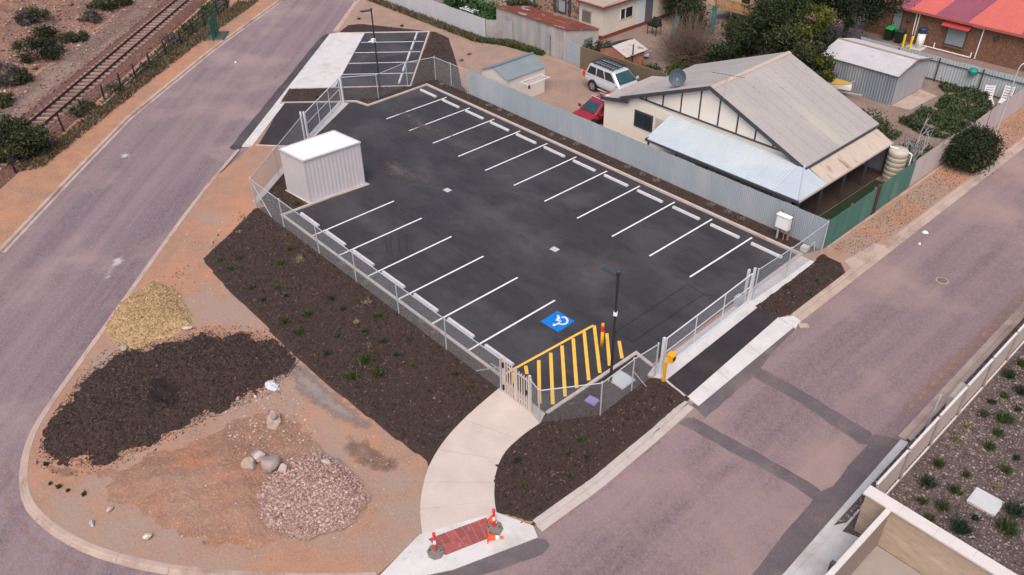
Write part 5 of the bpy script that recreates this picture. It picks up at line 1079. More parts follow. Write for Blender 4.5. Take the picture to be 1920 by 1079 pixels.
# ------------------------------------------------------------------ brown brick building
bb = thing('brick_building', 'brown brick building with red and plum striped sheet roof', 'building', (22, 43, 0))
MB().box(13.6, 39.2, 0, 33, 49, 2.75).build('wall', brick_m, bb)
ex = [12.8, 14.6, 15.95, 17.25, 19.29, 21.82, 25.6, 27.9, 30.5, 33.5]
for i, (a, b_) in enumerate(zip(ex[:-1], ex[1:])):
    MB().corr((a, 38.75, 2.72), (b_-.01, 38.75, 2.72), (.9, 5.5, 1.9), .2, .014).build('roof_sheet', roof_purple if i % 2 == 0 else roof_red, bb) if i else MB().corr((a, 38.75, 2.72), (b_-.01, 38.75, 2.72), (.9, 5.5, 1.9), .2, .014).build('roof_sheet', roof_red, bb)
MB().box(12.8, 38.64, 2.58, 33.5, 38.74, 2.72).build('gutter', M('red_gutter', (.42, .10, .08), rough=.6), bb); MB().box(12.8, 38.74, 2.52, 33.5, 39.2, 2.58).build('soffit', cream_gable, bb)
for x0_, x1_, z0_, z1_ in ((15.85, 16.65, .6, 2.38), (20.3, 21.85, .55, 2.05)):
    wn = MB().box(x0_, 39.13, z0_, x1_, 39.22, z1_).build('window', trim_dark, bb)
    zs = (z0_+.08, z1_-.55, z1_-.06) if x1_-x0_ < 1 else (z0_+.1, z1_-.06)
    for za, zb in zip(zs[:-1], zs[1:]): MB().box(x0_+.07, 39.11, za+.02, x1_-.07, 39.135, zb-.02).build('pane', M('blind_pane', (.25, .29, .31), (.22, .26, .28), s=4, rough=.25), wn)
    MB().box(x0_-.05, 39.08, z0_-.12, x1_+.05, 39.2, z0_-.01).build('sill', brick_m, wn)
MB().plate([(19.95, 38.55, 2.1), (22.05, 38.55, 2.1), (22.15, 39.18, 2.5), (19.95, 39.18, 2.5)], .03).build('awning', M('awning_red', (.40, .045, .045), rough=.6), bb)
for x in (20.0, 22.0): MB().bar((x, 38.58, 2.1), (x, 39.2, 1.95), .02, .02).build('awning_arm', dark_metal, bb)
for x, z in ((17.21, 1.77), (23.97, 1.93)): MB().lathe((x, 39.12, z-.12), [(.16, 0), (.16, .2), (.08, .28)], 10).build('wall_vent', trim_dark, bb)
for pts in ([(17.7, 39.1, 2.6), (17.75, 39.1, .7)], [(17.95, 39.08, 2.6), (17.95, 39.08, .3)], [(21.3, 38.7, 2.55), (21.3, 39.08, 2.42), (22.95, 39.08, 2.42), (22.9, 39.08, .1)], [(18.9, 39.0, .12), (22.6, 39.0, .12), (22.6, 39.0, .5)], [(19.7, 39.0, .12), (19.7, 39.0, .55)]): MB().path(pts, .045, 8).build('pipe', whiteband, bb)
hw = thing('hot_water_heater', 'white water heater cylinder with dark blue cap against brick wall', 'water heater', (18.75, 38.55, 0))
MB().lathe((18.75, 38.5, .05), [(.30, 0), (.30, 1.2)], 18).build('tank', whiteband, hw, True); MB().lathe((18.75, 38.5, 1.25), [(.33, 0), (.33, .32), (.28, .38)], 18).build('cap', M('navy_cap', (.02, .045, .10), rough=.5), hw)
MB().box(17.9, 37.9, 0, 19.2, 38.95, .05).build('plinth', conc_pale, hw)
for k, x in enumerate((17.75, 18.35)):
    b_ = thing('bollard', f'plain yellow bollard before the water heater, {("left","right")[k]} one of the pair', 'bollard', (x, 37.85, 0), 'yellow bollards at the brick building')
    MB().lathe((x, 37.85, 0), [(.09, 0), (.09, .95), (.05, 1.02)], 12).build('post', M('lemon_yellow', (.75, .58, .02), rough=.5), b_)
for k, (x, c_, lm_) in enumerate(((16.15, 'bright green', (.01, .42, .10)), (17.05, 'dark green', (.02, .06, .045)))):
    b_ = thing('wheelie_bin', f'dark wheelie bin with {c_} lid against the brick building', 'bin', (x, 38.5, 0), 'wheelie bins at the brick building')
    MB().hexa([(x-.24, 38.3, .08), (x+.24, 38.3, .08), (x+.24, 38.8, .08), (x-.24, 38.8, .08), (x-.29, 38.22, .95), (x+.29, 38.22, .95), (x+.29, 38.88, .95), (x-.29, 38.88, .95)]).build('body', M('bin_dark', (.012, .03, .022), rough=.5), b_)
    MB().hexa([(x-.31, 38.2, .95), (x+.31, 38.2, .95), (x+.31, 38.92, .95), (x-.31, 38.92, .95), (x-.27, 38.26, 1.03), (x+.27, 38.26, 1.03), (x+.28, 38.92, 1.06), (x-.28, 38.92, 1.06)]).build('lid', M('lid_'+c_, lm_, rough=.5), b_)
    for s in (-.2, .2): MB().tube((x+s-.03, 38.85, .1), (x+s+.03, 38.85, .1), .1, 12).build('wheel', black, b_)

# street lamp
lb = (29.75, 26.4)
lp = thing('street_lamp', 'grey curved-arm street lamp in front of the cream street fence', 'street lamp', (*lb, 0))
tipx = G(1898, 123, 4.9)
MB().tube((*lb, 0), (*lb, 4.6), .065, 10, .045).build('pole', galv, lp)
MB().path([(lb[0], lb[1], 4.6), (lb[0]+.05, lb[1]+.1, 4.85), (lb[0]+.2, lb[1]+.35, 5.02), (lb[0]+.45, lb[1]+.75, 5.06)], .035, 8).build('arm', galv, lp)
MB().bar((lb[0]+.4, lb[1]+.7, 5.06), (lb[0]+.75, lb[1]+1.25, 5.08), .2, .1).build('lamp_head', M('lamp_grey', (.3, .33, .36), rough=.5), lp)
# white plastic loungers by the far fence
def lounger(x, y, rz_, label):
    T = Matrix.Translation((x, y, 0)) @ Matrix.Rotation(rz_, 4, 'Z'); r = thing('plastic_lounger', label, 'lounger', (x, y, 0), 'white plastic loungers by the far fence')
    for i in range(6): MB(T).bar((-.3, -.5+i*.17, .32), (.3, -.5+i*.17, .32), .11, .03).build('seat_slat', whiteband, r)
    for i in range(5): MB(T).bar((-.3, .5+i*.06, .42+i*.16), (.3, .5+i*.06, .42+i*.16), .03, .11).build('back_slat', whiteband, r)
    for s in (-.28, .28):
        MB(T).bar((s, -.6, .3), (s, .5, .3), .05, .06).build('side_rail', whiteband, r); MB(T).bar((s, .48, .3), (s, .78, 1.15), .05, .05).build('back_rail', whiteband, r)
        for y_ in (-.5, .45): MB(T).bar((s, y_, 0), (s, y_, .32), .05, .05).build('leg', whiteband, r)
lounger(27.2, 31.3, .5, 'white slatted plastic lounger nearer the lamp pole'); lounger(28.0, 32.0, .2, 'white slatted plastic lounger in the far fence corner')

# ------------------------------------------------------------------ garden wall, fence and pad at lower right
ef = sheet_fence('garden_fence', 'cream ribbed sheet fence between right road and planted garden', (39.38, -7.2), (39.22, 9.6), 1.62, M('garden_fence_cream', (.42, .35, .32), (.38, .315, .29), s=1.5, rough=.7), 2.35, jit=.0, pitch=.22, amp=.022, z0=.12)
for i in range(8):
    a, b_ = lerp((39.40, -7.2), (39.24, 9.6), i/7.), lerp((39.40, -7.2), (39.24, 9.6), min(1, (i+.94)/7.))
    if i < 7:
        MB().bar((a[0]-.0, a[1], 1.65), (b_[0], b_[1], 1.65), .09, .06).build('capping', cope_m, ef)
        MB().bar((a[0]+.05, a[1], .10), (b_[0]+.05, b_[1], .10), .05, .12).build('bottom_rail', cope_m, ef)
    MB().cbox((a[0]+.05, a[1], -.05), .06, .06, 1.62).build('post', MATS['garden_fence_cream'], ef)
bw = thing('block_wall', 'tan block wall with broad pale coping at the lower right corner', 'wall', (42, -8, 0))
MB().box(39.42, -8.06, -.1, 46.5, -7.74, 1.86).build('wall_body', beige_wall, bw)
for i in range(6): MB().box(39.34+i*1.2, -8.14, 1.86, 39.34+(i+1)*1.2-.006, -7.66, 1.93).build('coping_block', cope_m, bw)
sw = thing('screen_wall', 'thin brown-grey screen wall with white top running from the block wall', 'wall', (40.35, -10, 0))
MB().box(40.20, -12.0, -.05, 40.30, -8.08, 1.80).build('panel', M('screen_brown', (.27, .21, .18), (.22, .175, .15), s=6, speck=(.1, .08, .07), ss=9, st=(.64, .68)), sw); MB().box(40.16, -12.0, 1.80, 40.34, -8.14, 1.86).build('capping', cope_m, sw)
MB().cbox((40.1, -11.3, 0), .14, .14, 1.9).build('gate_post', trim_dark, sw)
struct('court_floor', MB().prism([(40.3, -14), (47, -14), (47, -8.1), (40.3, -8.1)], -.05, .02), M('court_concrete', (.34, .29, .26), (.29, .25, .23), s=1.5, bump=.004, bs=30))
tag(MB().lathe((40.95, -9.4, .02), [(.13, 0), (.13, .008)], 16).build('floor_cap', conc_pale), 'small round pale cap in the walled court floor', 'cap')
struct('entry_pad', MB().prism([(39.02, -8.5), (40.15, -8.1), (40.15, -13), (39.0, -13)], -.1, .03), conc_pale)
tag(MB().cbox((39.9, -10.9, .03), .3, .42, .5, .1).build('service_box', conc_pale), 'pale box standing on the entry pad beside the screen wall', 'box')
tag(MB().prism([(38.80, .15), (38.76, 1.35), (39.14, 1.35), (39.16, .15)], -.05, .62).build('concrete_block', M('cream_slab', (.60, .53, .44), (.54, .47, .40), s=3)), 'cream concrete block at the foot of the garden fence', 'concrete block')
sp_ = thing('sign_post', 'bare grey steel post on the strip before the garden fence', 'post', (38.95, -1.92, 0)); MB().tube((38.95, -1.92, -.05), (38.98, -1.9, 2.1), .038, 10).build('post', galv, sp_); MB().lathe((38.98, -1.9, 2.1), [(.042, 0), (.03, .03)], 10).build('cap', galv, sp_)
struct('roadside_strip', MB().sheet([(38.85, -8.4), (39.3, -7.6), (39.2, 10), (38.6, 10), (38.75, -2.8)], .004), mulch_e)
# ------------------------------------------------------------------ cars
def car(name, label, cat, T, body, gh, paint, wheel_x, r, hw, wins, rack=None, dark_arch=True, group=None):
    root = thing(name, label, cat, tuple(T.translation), group)
    sec = []; m = MB(T); k = 10
    for x, zb, zt, w_ in body:
        h = zt-zb
        sec += [(x, -w_*.9, zb), (x, -w_, zb+h*.28), (x, -w_, zb+h*.62), (x, -w_*.95, zt-h*.07), (x, -w_*.72, zt), (x, w_*.72, zt), (x, w_*.95, zt-h*.07), (x, w_, zb+h*.62), (x, w_, zb+h*.28), (x, w_*.9, zb)]
    n = len(body); fs = [(i*k+j, i*k+(j+1) % k, (i+1)*k+(j+1) % k, (i+1)*k+j) for i in range(n-1) for j in range(k)]
    fs += [tuple(range(k-1, -1, -1)), tuple((n-1)*k+j for j in range(k))]
    bo = m.add(sec, fs).build('body', paint, root, True)
    md = bo.modifiers.new('bevel', 'SUBSURF'); md.levels = 1; md.render_levels = 1
    xb0, xb1, hb, zb, xt0, xt1, ht, zt = gh
    def ring(x0, x1, h_, z, c=.10): return [(x0, -h_+c, z), (x0+c, -h_, z), (x1-c, -h_, z), (x1, -h_+c, z), (x1, h_-c, z), (x1-c, h_, z), (x0+c, h_, z), (x0, h_-c, z)]
    v = ring(xb0, xb1, hb, zb-.08)+ring(xt0, xt1, ht, zt-.05)+ring(xt0+.12, xt1-.12, ht-.12, zt)
    fs = [(8*q+j, 8*q+(j+1) % 8, 8*q+8+(j+1) % 8, 8*q+8+j) for q in range(2) for j in range(8)]+[tuple(range(16, 24)), tuple(range(7, -1, -1))]
    cabn = MB(T).add(v, fs).build('cabin', paint, root)
    def sp(s, u, t, off): a = (xb0+(xb1-xb0)*u, s*hb, zb-.03); b = (xt0+(xt1-xt0)*u, s*ht, zt-.05); p = lerp(a, b, t); return (p[0], p[1]+s*off, p[2]+off*.3)
    for s in (-1, 1):
        for u0, u1 in wins:
            q = [sp(s, u0, .12, .004), sp(s, u1, .12, .004), sp(s, u1-.015, .90, .004), sp(s, u0+.015, .90, .004)]
            MB(T).plate(q if s < 0 else q[::-1], .010).build('side_window', glass_dark, cabn)
    def fp(e, w_, t, off): x = (xb1+(xt1-xb1)*t+off) if e > 0 else (xb0+(xt0-xb0)*t-off); h_ = hb+(ht-hb)*t; return (x, (w_-.5)*2*(h_-.12), zb-.03+(zt-.05-zb+.03)*t+off*.5)
    MB(T).plate([fp(1, 0, .06, .004), fp(1, 1, .06, .004), fp(1, 1, .94, .004), fp(1, 0, .94, .004)], .010).build('windscreen', glass_car, cabn)
    MB(T).plate([fp(-1, 1, .12, .004), fp(-1, 0, .12, .004), fp(-1, 0, .9, .004), fp(-1, 1, .9, .004)], .010).build('rear_window', glass_dark, cabn)
    for wx in wheel_x:
        for s in (-1, 1):
            ar = MB(T); pts = [(wx+(r+.09)*cos(a), s*(hw+.002), r+(r+.09)*sin(a)) for a in [i*pi/10 for i in range(-1, 12)]]
            ar.add(pts+[(p[0], s*(hw-.12), p[2]) for p in pts], [tuple(range(13)), tuple(range(25, 12, -1))]+[(i, i+13, (i+1) % 13+13, (i+1) % 13) for i in range(13)]).build('wheel_arch', black, root)
            wh = MB(T).tube((wx, s*(hw-.21), r), (wx, s*(hw+.03), r), r, 24).build('wheel', M('tyre', (.018, .018, .019), rough=.8), root)
            MB(T).tube((wx, s*(hw-.05), r), (wx, s*(hw+.042), r), r*.62, 20).build('rim', M('alloy', (.42, .42, .44), rough=.35, metal=.6), wh)
            for i in range(5): a = i*2*pi/5; MB(T).tube((wx+r*.38*cos(a), s*(hw+.03), r+r*.38*sin(a)), (wx+r*.38*cos(a), s*(hw+.045), r+r*.38*sin(a)), r*.13, 8).build('rim_opening', black, wh)
    xr, xf = body[0][0], body[-1][0]
    for s in (-1, 1):
        MB(T).cbox((xr+.05, s*(hw-.14), zb-.35), .16, .22, .36).build('tail_light', red_m, root)
        MB(T).cbox((xf-.12, s*(hw-.26), zb-.38), .2, .34, .16).build('headlight', M('headlight', (.6, .62, .65), rough=.15), root)
        MB(T).cbox((xb1-.22, s*(hw+.1), zb-.02), .12, .2, .16).build('mirror', paint if cat != 'wagon' else paint, root)
        for u0, u1 in wins[:2]: MB(T).cbox((xb0+(xb1-xb0)*u1-.12, s*(hw+.006), zb-.22), .16, .03, .03).build('door_handle', galv, root)
        MB(T).bar((wheel_x[0]+r+.15, s*(hw-.02), .36), (wheel_x[1]-r-.15, s*(hw-.02), .36), .08, .06).build('side_step', galv if cat == 'wagon' else black, root)
    return root
silver = M('silver_paint', (.68, .69, .72), (.64, .65, .68), s=2, rough=.28, metal=.35); redp = M('red_car_paint', (.30, .022, .038), (.26, .018, .033), s=2, rough=.3)
T = Matrix.Translation((8.05, 14.45, 0)) @ Matrix.Rotation(radians(-4), 4, 'Z')
suv = car('station_wagon', 'silver four-wheel-drive wagon with black roof rack in the dirt yard', 'wagon', T,
    [(-2.48, .55, 1.05, .84), (-2.42, .42, 1.17, .95), (-1.5, .36, 1.2, .985), (0, .36, 1.18, .985), (1.15, .36, 1.16, .985), (1.7, .38, 1.13, .97), (2.25, .42, 1.06, .93), (2.43, .48, .98, .86), (2.48, .55, .9, .8)],
    (-2.36, 1.22, .95, 1.2, -2.12, .42, .76, 1.86), silver, (-1.42, 1.45), .40, .985, ((.07, .33), (.35, .60), (.62, .90)))
rk = MB(T)
for x in [-1.95+i*.26 for i in range(9)]: rk.bar((x, -.64, 1.98), (x, .64, 1.98), .09, .03)
for y in (-.64, 0, .64): rk.bar((-2.05, y, 1.99), (.25, y, 1.99), .05, .06)
rk.build('roof_rack', dark_metal, suv)
for x in (-1.7, -.1):
    for s in (-.6, .6): MB(T).bar((x, s, 1.80), (x, s, 1.98), .05, .05).build('rack_foot', dark_metal, suv)
MB(T).cbox((-2.5, 0, .5), .12, 1.6, .25).build('rear_bumper', silver, suv); MB(T).cbox((2.48, 0, .5), .1, 1.3, .35).build('grille', dark_metal, suv)
T = Matrix.Translation((10.15, 10.3, 0)) @ Matrix.Rotation(radians(-93), 4, 'Z')
rc = car('hatchback', 'red hatchback with silver roof bars parked between fence and cream house', 'car', T,
    [(-2.1, .5, .86, .70), (-2.02, .36, .95, .80), (-1.2, .28, .97, .845), (0, .28, .93, .845), (.85, .28, .92, .845), (1.4, .3, .86, .83), (1.95, .34, .74, .76), (2.1, .42, .66, .68)],
    (-1.95, 1.05, .80, .95, -1.55, .25, .63, 1.43), redp, (-1.25, 1.28), .31, .845, ((.10, .42), (.45, .86)))
for x in (-.75, .0):
    MB(T).bar((x, -.66, 1.53), (x, .66, 1.53), .06, .04).build('roof_bar', galv, rc)
    for s in (-.6, .6): MB(T).bar((x, s, 1.38), (x, s, 1.53), .05, .04).build('bar_foot', black, rc)
MB(T).cbox((2.07, 0, .42), .12, 1.2, .16).build('grille', black, rc)

# ------------------------------------------------------------------ railway
R0 = Vector((-15.25, -18.3)); RD = Vector((-20.55, 20.3)).normalized(); RN = Vector((-RD.y, RD.x))       # RN points away from the road
if RN.x > 0: RN = -RN
def rl(s, o): p = R0+RD*s+RN*o; return (p.x, p.y)
ballm = M('rusty_ballast', (.16, .07, .05), (.10, .045, .034), s=3, speck=(.26, .16, .12), ss=11, st=(.55, .66), bump=.06, bs=9)
struct('ballast', strip([rl(-14, 0), rl(75, 0)], [(2.3, -.05), (1.4, .16), (-1.4, .16), (-2.3, -.05)]), ballm)
struct('track_shoulder', MB().sheet([rl(-14, 1.5), rl(75, 1.5), rl(75, 5.0), rl(-14, 5.0)], .006), M('track_dust', (.22, .145, .118), (.155, .105, .088), s=1.2, stretch=(1, .2, 1), rot=radians(-45), patch=(.25, .175, .145), ps=.6, bump=.05, bs=8))
rw = thing('railway_track', 'rusty railway track with timber sleepers beyond the left road', 'railway', (*rl(0, 0), 0))
slm = meshof(MB().box(-1.05, -.11, -.06, 1.05, .11, .06), 'sleeper', vary(M('sleeper_timber', (.34, .24, .19), (.25, .17, .13), s=4, rough=.9), .25))
ang = atan2(RN.y, RN.x)
for i in range(88): p = rl(-8+i*.68, 0); piece('sleeper', slm, rw, (p[0]+random.uniform(-.03, .03), p[1], .19), ang+random.uniform(-.03, .03))
railm = M('rail_steel', (.05, .032, .032), (.035, .025, .026), s=5, rough=.6)
for o in (-.58, .58): strip([rl(-14, o), rl(75, o)], [(.06, .25), (.06, .265), (.02, .28), (.03, .39), (-.03, .39), (-.02, .28), (-.06, .265), (-.06, .25)]).build('rail', railm, rw)
tag(MB().bar((*rl(4, -3.0), .06), (*rl(60, -3.0), .06), .14, .2).build('track_edging', conc_old), 'long low pale concrete edging between rails and post fence', 'edging')
pf = [(-9.54, -21.19), (-11.5, -19.1), (-13.65, -16.91), (-15.2, -15.0), (-16.86, -12.94), (-18.2, -11.2), (-19.4, -9.6), (-20.8, -7.86), (-22.34, -5.87), (-24.1, -3.8), (-25.7, -1.97), (-27.28, -.13), (-29.0, 1.9), (-30.2, 3.5), (-31.5, 5.2), (-33, 7.2)]
fn = thing('post_and_wire_fence', 'dark post and wire fence between the railway and left road', 'fence', (*pf[0], 0))
for i, p in enumerate(pf): MB().tube((p[0], p[1], -.05), (p[0]+random.uniform(-.05, .05), p[1]+random.uniform(-.05, .05), 1.25), .07, 7, .06).build('post', M('creosote_post', (.016, .013, .012), rough=.9), fn)
for z in (.4, .75, 1.1):
    m = MB()
    for a, b_ in zip(pf[:-1], pf[1:]): m.tube((*a, z), (*b_, z), .005, 4)
    m.build('wire', wirem, fn)
bankm = M('rubble_bank', (.265, .135, .09), (.17, .09, .062), s=1.0, patch=(.36, .21, .14), ps=.4, pt=(.5, .7), patch2=(.14, .10, .08), ps2=.3, pt2=(.55, .7), speck=(.36, .265, .22), ss=6, st=(.5, .75), sd_=6, bump=.12, bs=4)
bp_ = [rl(-20, 4.2), rl(80, 4.2), rl(80, 60), rl(-20, 60)]
bk = mound(bp_, 2.4, 11, z0=-.05, res=.5, nz=.22, f=.8, edge=.5); tag(bk.build('embankment', bankm, smooth=True), kind='structure')
stones_obj('track_side_rocks', scatter([rl(-6, 1.9), rl(34, 1.9), rl(34, 5), rl(-6, 5)], 1600, lambda x, y: np.full(x.shape, .02), .05), .06, leafmat('side_rock', [(.13, .08, .06), (.2, .125, .1), (.28, .19, .155), (.42, .33, .28)], 0), 'small rocks strewn on the dusty strip beside the track', 'rocks')
vis = [rl(-4, 4.5), rl(30, 4.5), rl(28, 26), rl(6, 20)]
rockm = leafmat('bank_rock', [(.12, .07, .052), (.22, .13, .098), (.29, .185, .14), (.38, .275, .225), (.52, .43, .38)], 0)
stones_obj('bank_rocks', scatter(vis, 4200, bk.height, .1), .085, rockm, 'broken rocks littering the slope beyond the railway', 'rocks')
stones_obj('ballast_stones', scatter([rl(-6, 2.2), rl(34, 2.2), rl(34, -2.2), rl(-6, -2.2)], 5000, lambda x, y: np.full(x.shape, .10), .05), .045, leafmat('ballast_rock', [(.07, .035, .027), (.14, .07, .05), (.22, .12, .09), (.32, .2, .16)], 0), 'rust-brown ballast stones between and beside the rails', 'ballast')

# green steel stillage by the left road
gr = thing('steel_stillage', 'dark green steel stand with slatted base beside the left road', 'stand', (*G2(405, 70), 0)); gm_ = M('dark_green_steel', (.012, .075, .06), (.02, .10, .08), s=4, rough=.5)
ga, gb, gc = Vector(G(400, 77)), Vector(G(412, 58)), Vector(G(428, 62)); gd = (gb-ga).normalized(); gs_ = Vector((gd.y, -gd.x, 0))
gL = 2.1
for t in (0, .5, 1): MB().bar(ga+gd*gL*t, ga+gd*gL*t+Vector((0, 0, 1.75)), .07, .07).build('upright', gm_, gr)
for z in (.12, .6, 1.1, 1.7): MB().bar(ga+Vector((0, 0, z)), ga+gd*gL+Vector((0, 0, z)), .05, .07).build('rail', gm_, gr)
for i in range(1, 12): MB().bar(ga+gd*gL*i/12+Vector((0, 0, .12)), ga+gd*gL*i/12+Vector((0, 0, 1.7)), .03, .03).build('bar', gm_, gr)
for s in (-.75, .85): MB().bar(ga+gs_*s+Vector((0, 0, .05)), ga+gs_*s+gd*gL+Vector((0, 0, .05)), .08, .08).build('base_beam', gm_, gr)
for i in range(8): q = ga+gd*gL*(i+.3)/8; MB().bar(q-gs_*.8+Vector((0, 0, .12)), q+gs_*.9+Vector((0, 0, .12)), .06, .05).build('base_slat', gm_, gr)

# ------------------------------------------------------------------ vegetation
GRN = leafmat('olive_leaf', [(.015, .024, .010), (.032, .046, .018), (.052, .068, .027), (.078, .095, .038), (.115, .125, .052)])
GRN2 = leafmat('dark_leaf', [(.012, .020, .010), (.022, .034, .015), (.035, .05, .02), (.054, .07, .028)])
YEL = leafmat('yellow_leaf', [(.03, .05, .012), (.065, .085, .015), (.13, .14, .02), (.22, .19, .03)])
LUSH = leafmat('lush_leaf', [(.015, .045, .012), (.03, .085, .02), (.05, .12, .03), (.08, .16, .05)])
SCRUB = leafmat('scrub_leaf', [(.035, .035, .022), (.06, .065, .035), (.10, .095, .055), (.16, .135, .09)])
GREY = leafmat('grey_scrub', [(.05, .045, .045), (.09, .08, .075), (.14, .12, .11), (.2, .17, .15)])
DRY = leafmat('dry_grass', [(.065, .052, .03), (.115, .092, .055), (.17, .135, .08), (.23, .185, .115)])
TUFT = leafmat('tuft_green', [(.03, .05, .015), (.055, .085, .025), (.085, .125, .04), (.14, .17, .06)])
TUFTD = leafmat('tuft_dark', [(.018, .038, .022), (.03, .06, .034), (.05, .085, .045), (.08, .12, .06)])
PALE = leafmat('tuft_pale', [(.12, .12, .05), (.22, .21, .10), (.34, .31, .17), (.45, .4, .26)])
SAGE = leafmat('sage_leaf', [(.10, .12, .10), (.17, .19, .16), (.25, .27, .23), (.34, .35, .30)])
barkm = M('tree_bark', (.11, .075, .055), (.07, .048, .036), s=6, stretch=(1, 1, .2), rough=.95)
def foliage(parent, name, c, rad, ncl, n, ls, mat, seed, clr=.32, up=0.0, flat=.0, loc=None):
    r = np.random.default_rng(seed); d = r.normal(size=(ncl, 3)); d /= np.linalg.norm(d, axis=1)[:, None]
    d *= (r.uniform(.25, 1, ncl)**.45)[:, None]; d[:, 2] = np.where(d[:, 2] < -.45, d[:, 2]*.4, d[:, 2])
    K = np.array(c)+d*np.array(rad); idx = r.integers(0, ncl, n); off = r.normal(size=(n, 3))*np.array(rad)*clr*(.6+.8*r.uniform(size=ncl)[idx])[:, None]*.55
    C = K[idx]+off; C[:, 2] = np.maximum(C[:, 2], .03)
    a = r.normal(size=(n, 3)); a /= np.linalg.norm(a, axis=1)[:, None]; a[:, 2] *= (1-flat); b = np.cross(a, r.normal(size=(n, 3))); b /= np.linalg.norm(b, axis=1)[:, None]+1e-9
    s = ls*r.uniform(.55, 1.25, n)
    tone = np.clip(.5+.22*r.normal(size=ncl)[idx]+.22*r.normal(size=n), 0, 1)
    return quads_obj(name, C, a*s[:, None], b*(s*.48)[:, None], mat, parent, tone, loc), K
def tree(name, label, cat, base, c, rad, ncl, n, ls, mat, seed, tr=.16, group=None, clr=.32, mat2=None):
    root = thing(name, label, cat, (base[0], base[1], 0), group); c = Vector(c); b0 = Vector((base[0], base[1], -.05))
    mid = b0.lerp(c, .45); m = MB().tube(b0, mid, tr, 8, tr*.75); m.tube(mid, c, tr*.75, 8, tr*.4); trk = m.build('trunk', barkm, root)
    cr_, K = foliage(root, 'crown', c, rad, ncl, n, ls, mat, seed, clr)
    lm_ = MB()
    for k in K[:14]: lm_.tube(mid.lerp(c, random.uniform(0, .7)), Vector(k), tr*.35, 5, tr*.1)
    lm_.build('limb', barkm, trk)
    if mat2: foliage(root, 'crown', Vector(c)+Vector((rad[0]*.55, rad[1]*.1, rad[2]*.1)), [q*.55 for q in rad], max(6, ncl//4), n//4, ls, mat2, seed+9, clr)
    return root
ot = tree('olive_tree', 'large olive green tree with yellowing right side behind the house roof', 'tree', (14.6, 25.2), (14.2, 25.0, 3.9), (2.3, 2.4, 2.2), 46, 15000, .085, GRN, 3, .22, clr=.22)
for k, (c_, r_, n_, mt) in enumerate((((16.2, 25.6, 4.5), (1.5, 1.4, 1.3), 5000, YEL), ((15.8, 24.0, 2.6), (1.7, 1.4, 1.3), 5000, GRN), ((12.4, 24.2, 3.0), (1.5, 1.4, 1.4), 5000, GRN), ((14.0, 26.4, 5.4), (1.3, 1.3, 1.1), 3500, GRN))): foliage(ot, 'crown', c_, r_, 20, n_, .085, mt, 200+k, .24)
tree('dark_tree', 'low dark tree spilling beside the boat at the house roof corner', 'tree', (18.5, 23.0), (18.3, 23.0, 2.5), (1.5, 1.4, 1.6), 34, 8500, .08, GRN, 5, .14, mat2=YEL, clr=.24)
tree('dark_tree', 'tall dark tree against the brown brick building', 'tree', (13.9, 35.5), (13.9, 35.5, 3.7), (3.3, 2.8, 3.0), 70, 17000, .10, GRN2, 8, .25, clr=.22)
tree('dark_tree', 'dark green tree between the cream wing and cubby house', 'tree', (1.6, 30.2), (1.6, 30.0, 2.2), (1.5, 1.8, 2.0), 34, 9000, .09, GRN, 9, .12)
tree('dark_tree', 'dark-leaved tree behind the cubby house deck', 'tree', (9.0, 33.5), (9.0, 33.4, 2.8), (2.2, 2.2, 2.4), 50, 12000, .10, GRN2, 10, .16)
def bush(name, label, p, rad, n, ls, mat, seed, ncl=24, cat='bush', group=None, clr=.36, z=None):
    root = thing(name, label, cat, (p[0], p[1], 0), group); c = (p[0], p[1], z if z is not None else rad[2]*.85)
    _, K = foliage(root, 'foliage', c, rad, ncl, n, ls, mat, seed, clr)
    m = MB()
    for k in K[:10]: m.tube((p[0], p[1], (z or 0)-rad[2]*.8 if z else -.03), tuple(k), .02+.01*rad[2], 5, .008)
    m.build('stem', barkm, root); return root
rb = bush('round_bush', 'dense dark rounded bush on the verge of the right road', (30.2, 21.6), (1.3, 1.6, 1.2), 22000, .062, GRN2, 21, 130, clr=.26)
foliage(rb, 'dry_patch', (30.9, 20.6, .75), (.55, .55, .4), 10, 900, .08, DRY, 22)
bush('round_bush', 'dense green bush at the left edge beside the post fence', (-11.9, -20.2), (1.6, 1.7, 1.3), 9000, .095, LUSH if 0 else GRN, 23, 50)
bush('yard_bush', 'dark leafy bush against the house roof edge above the bare fig', (24.9, 19.4), (1.1, 1.5, 1.3), 4500, .09, GRN, 24)
bush('yard_bush', 'green bush behind the house roof left of the big tree', (11.6, 22.6), (1.5, 1.6, 1.4), 5000, .10, GRN2, 25)
bush('yard_bush', 'lush shrub at the feet of the bare twiggy shrub', (9.6, 19.9), (1.2, .8, .7), 2500, .08, YEL, 26)
bush('yard_bush', 'dark climbing shrub beside the teal slide', (3.3, 29.0), (1.3, 1.3, 1.3), 3500, .09, GRN2, 27)
bush('yard_bush', 'dark shrub mass left of the big olive tree below the cubby house', (10.2, 27.6), (1.8, 1.6, 1.5), 5000, .09, GRN2, 34)
bush('yard_bush', 'green shrub under the cubby house deck edge', (7.4, 30.4), (1.4, 1.0, .9), 2600, .09, GRN, 35)
bush('yard_bush', 'dark shrub between the big olive tree and the far sheds', (14.0, 30.4), (2.2, 1.6, 1.5), 5000, .10, GRN2, 36)
bush('yard_bush', 'spiky green shrub at the end of the iron shed', (1.6, 18.4), (.4, .5, .6), 700, .09, LUSH, 28)
bush('yard_bush', 'grey-green shrub behind the khaki fence near the brick shelter', (2.2, 19.3), (.8, .9, .6), 1500, .08, SCRUB, 29)
bush('yard_bush', 'low shrub by the khaki fence right of the brick shelter', (8.0, 18.0), (1.2, .7, .6), 1800, .08, GRN, 30)
bush('garden_bush', 'bright leafy plants behind the white wall nearest the stone house', (-9.5, 18.0), (2.2, 1.2, .9), 4000, .11, LUSH, 31)
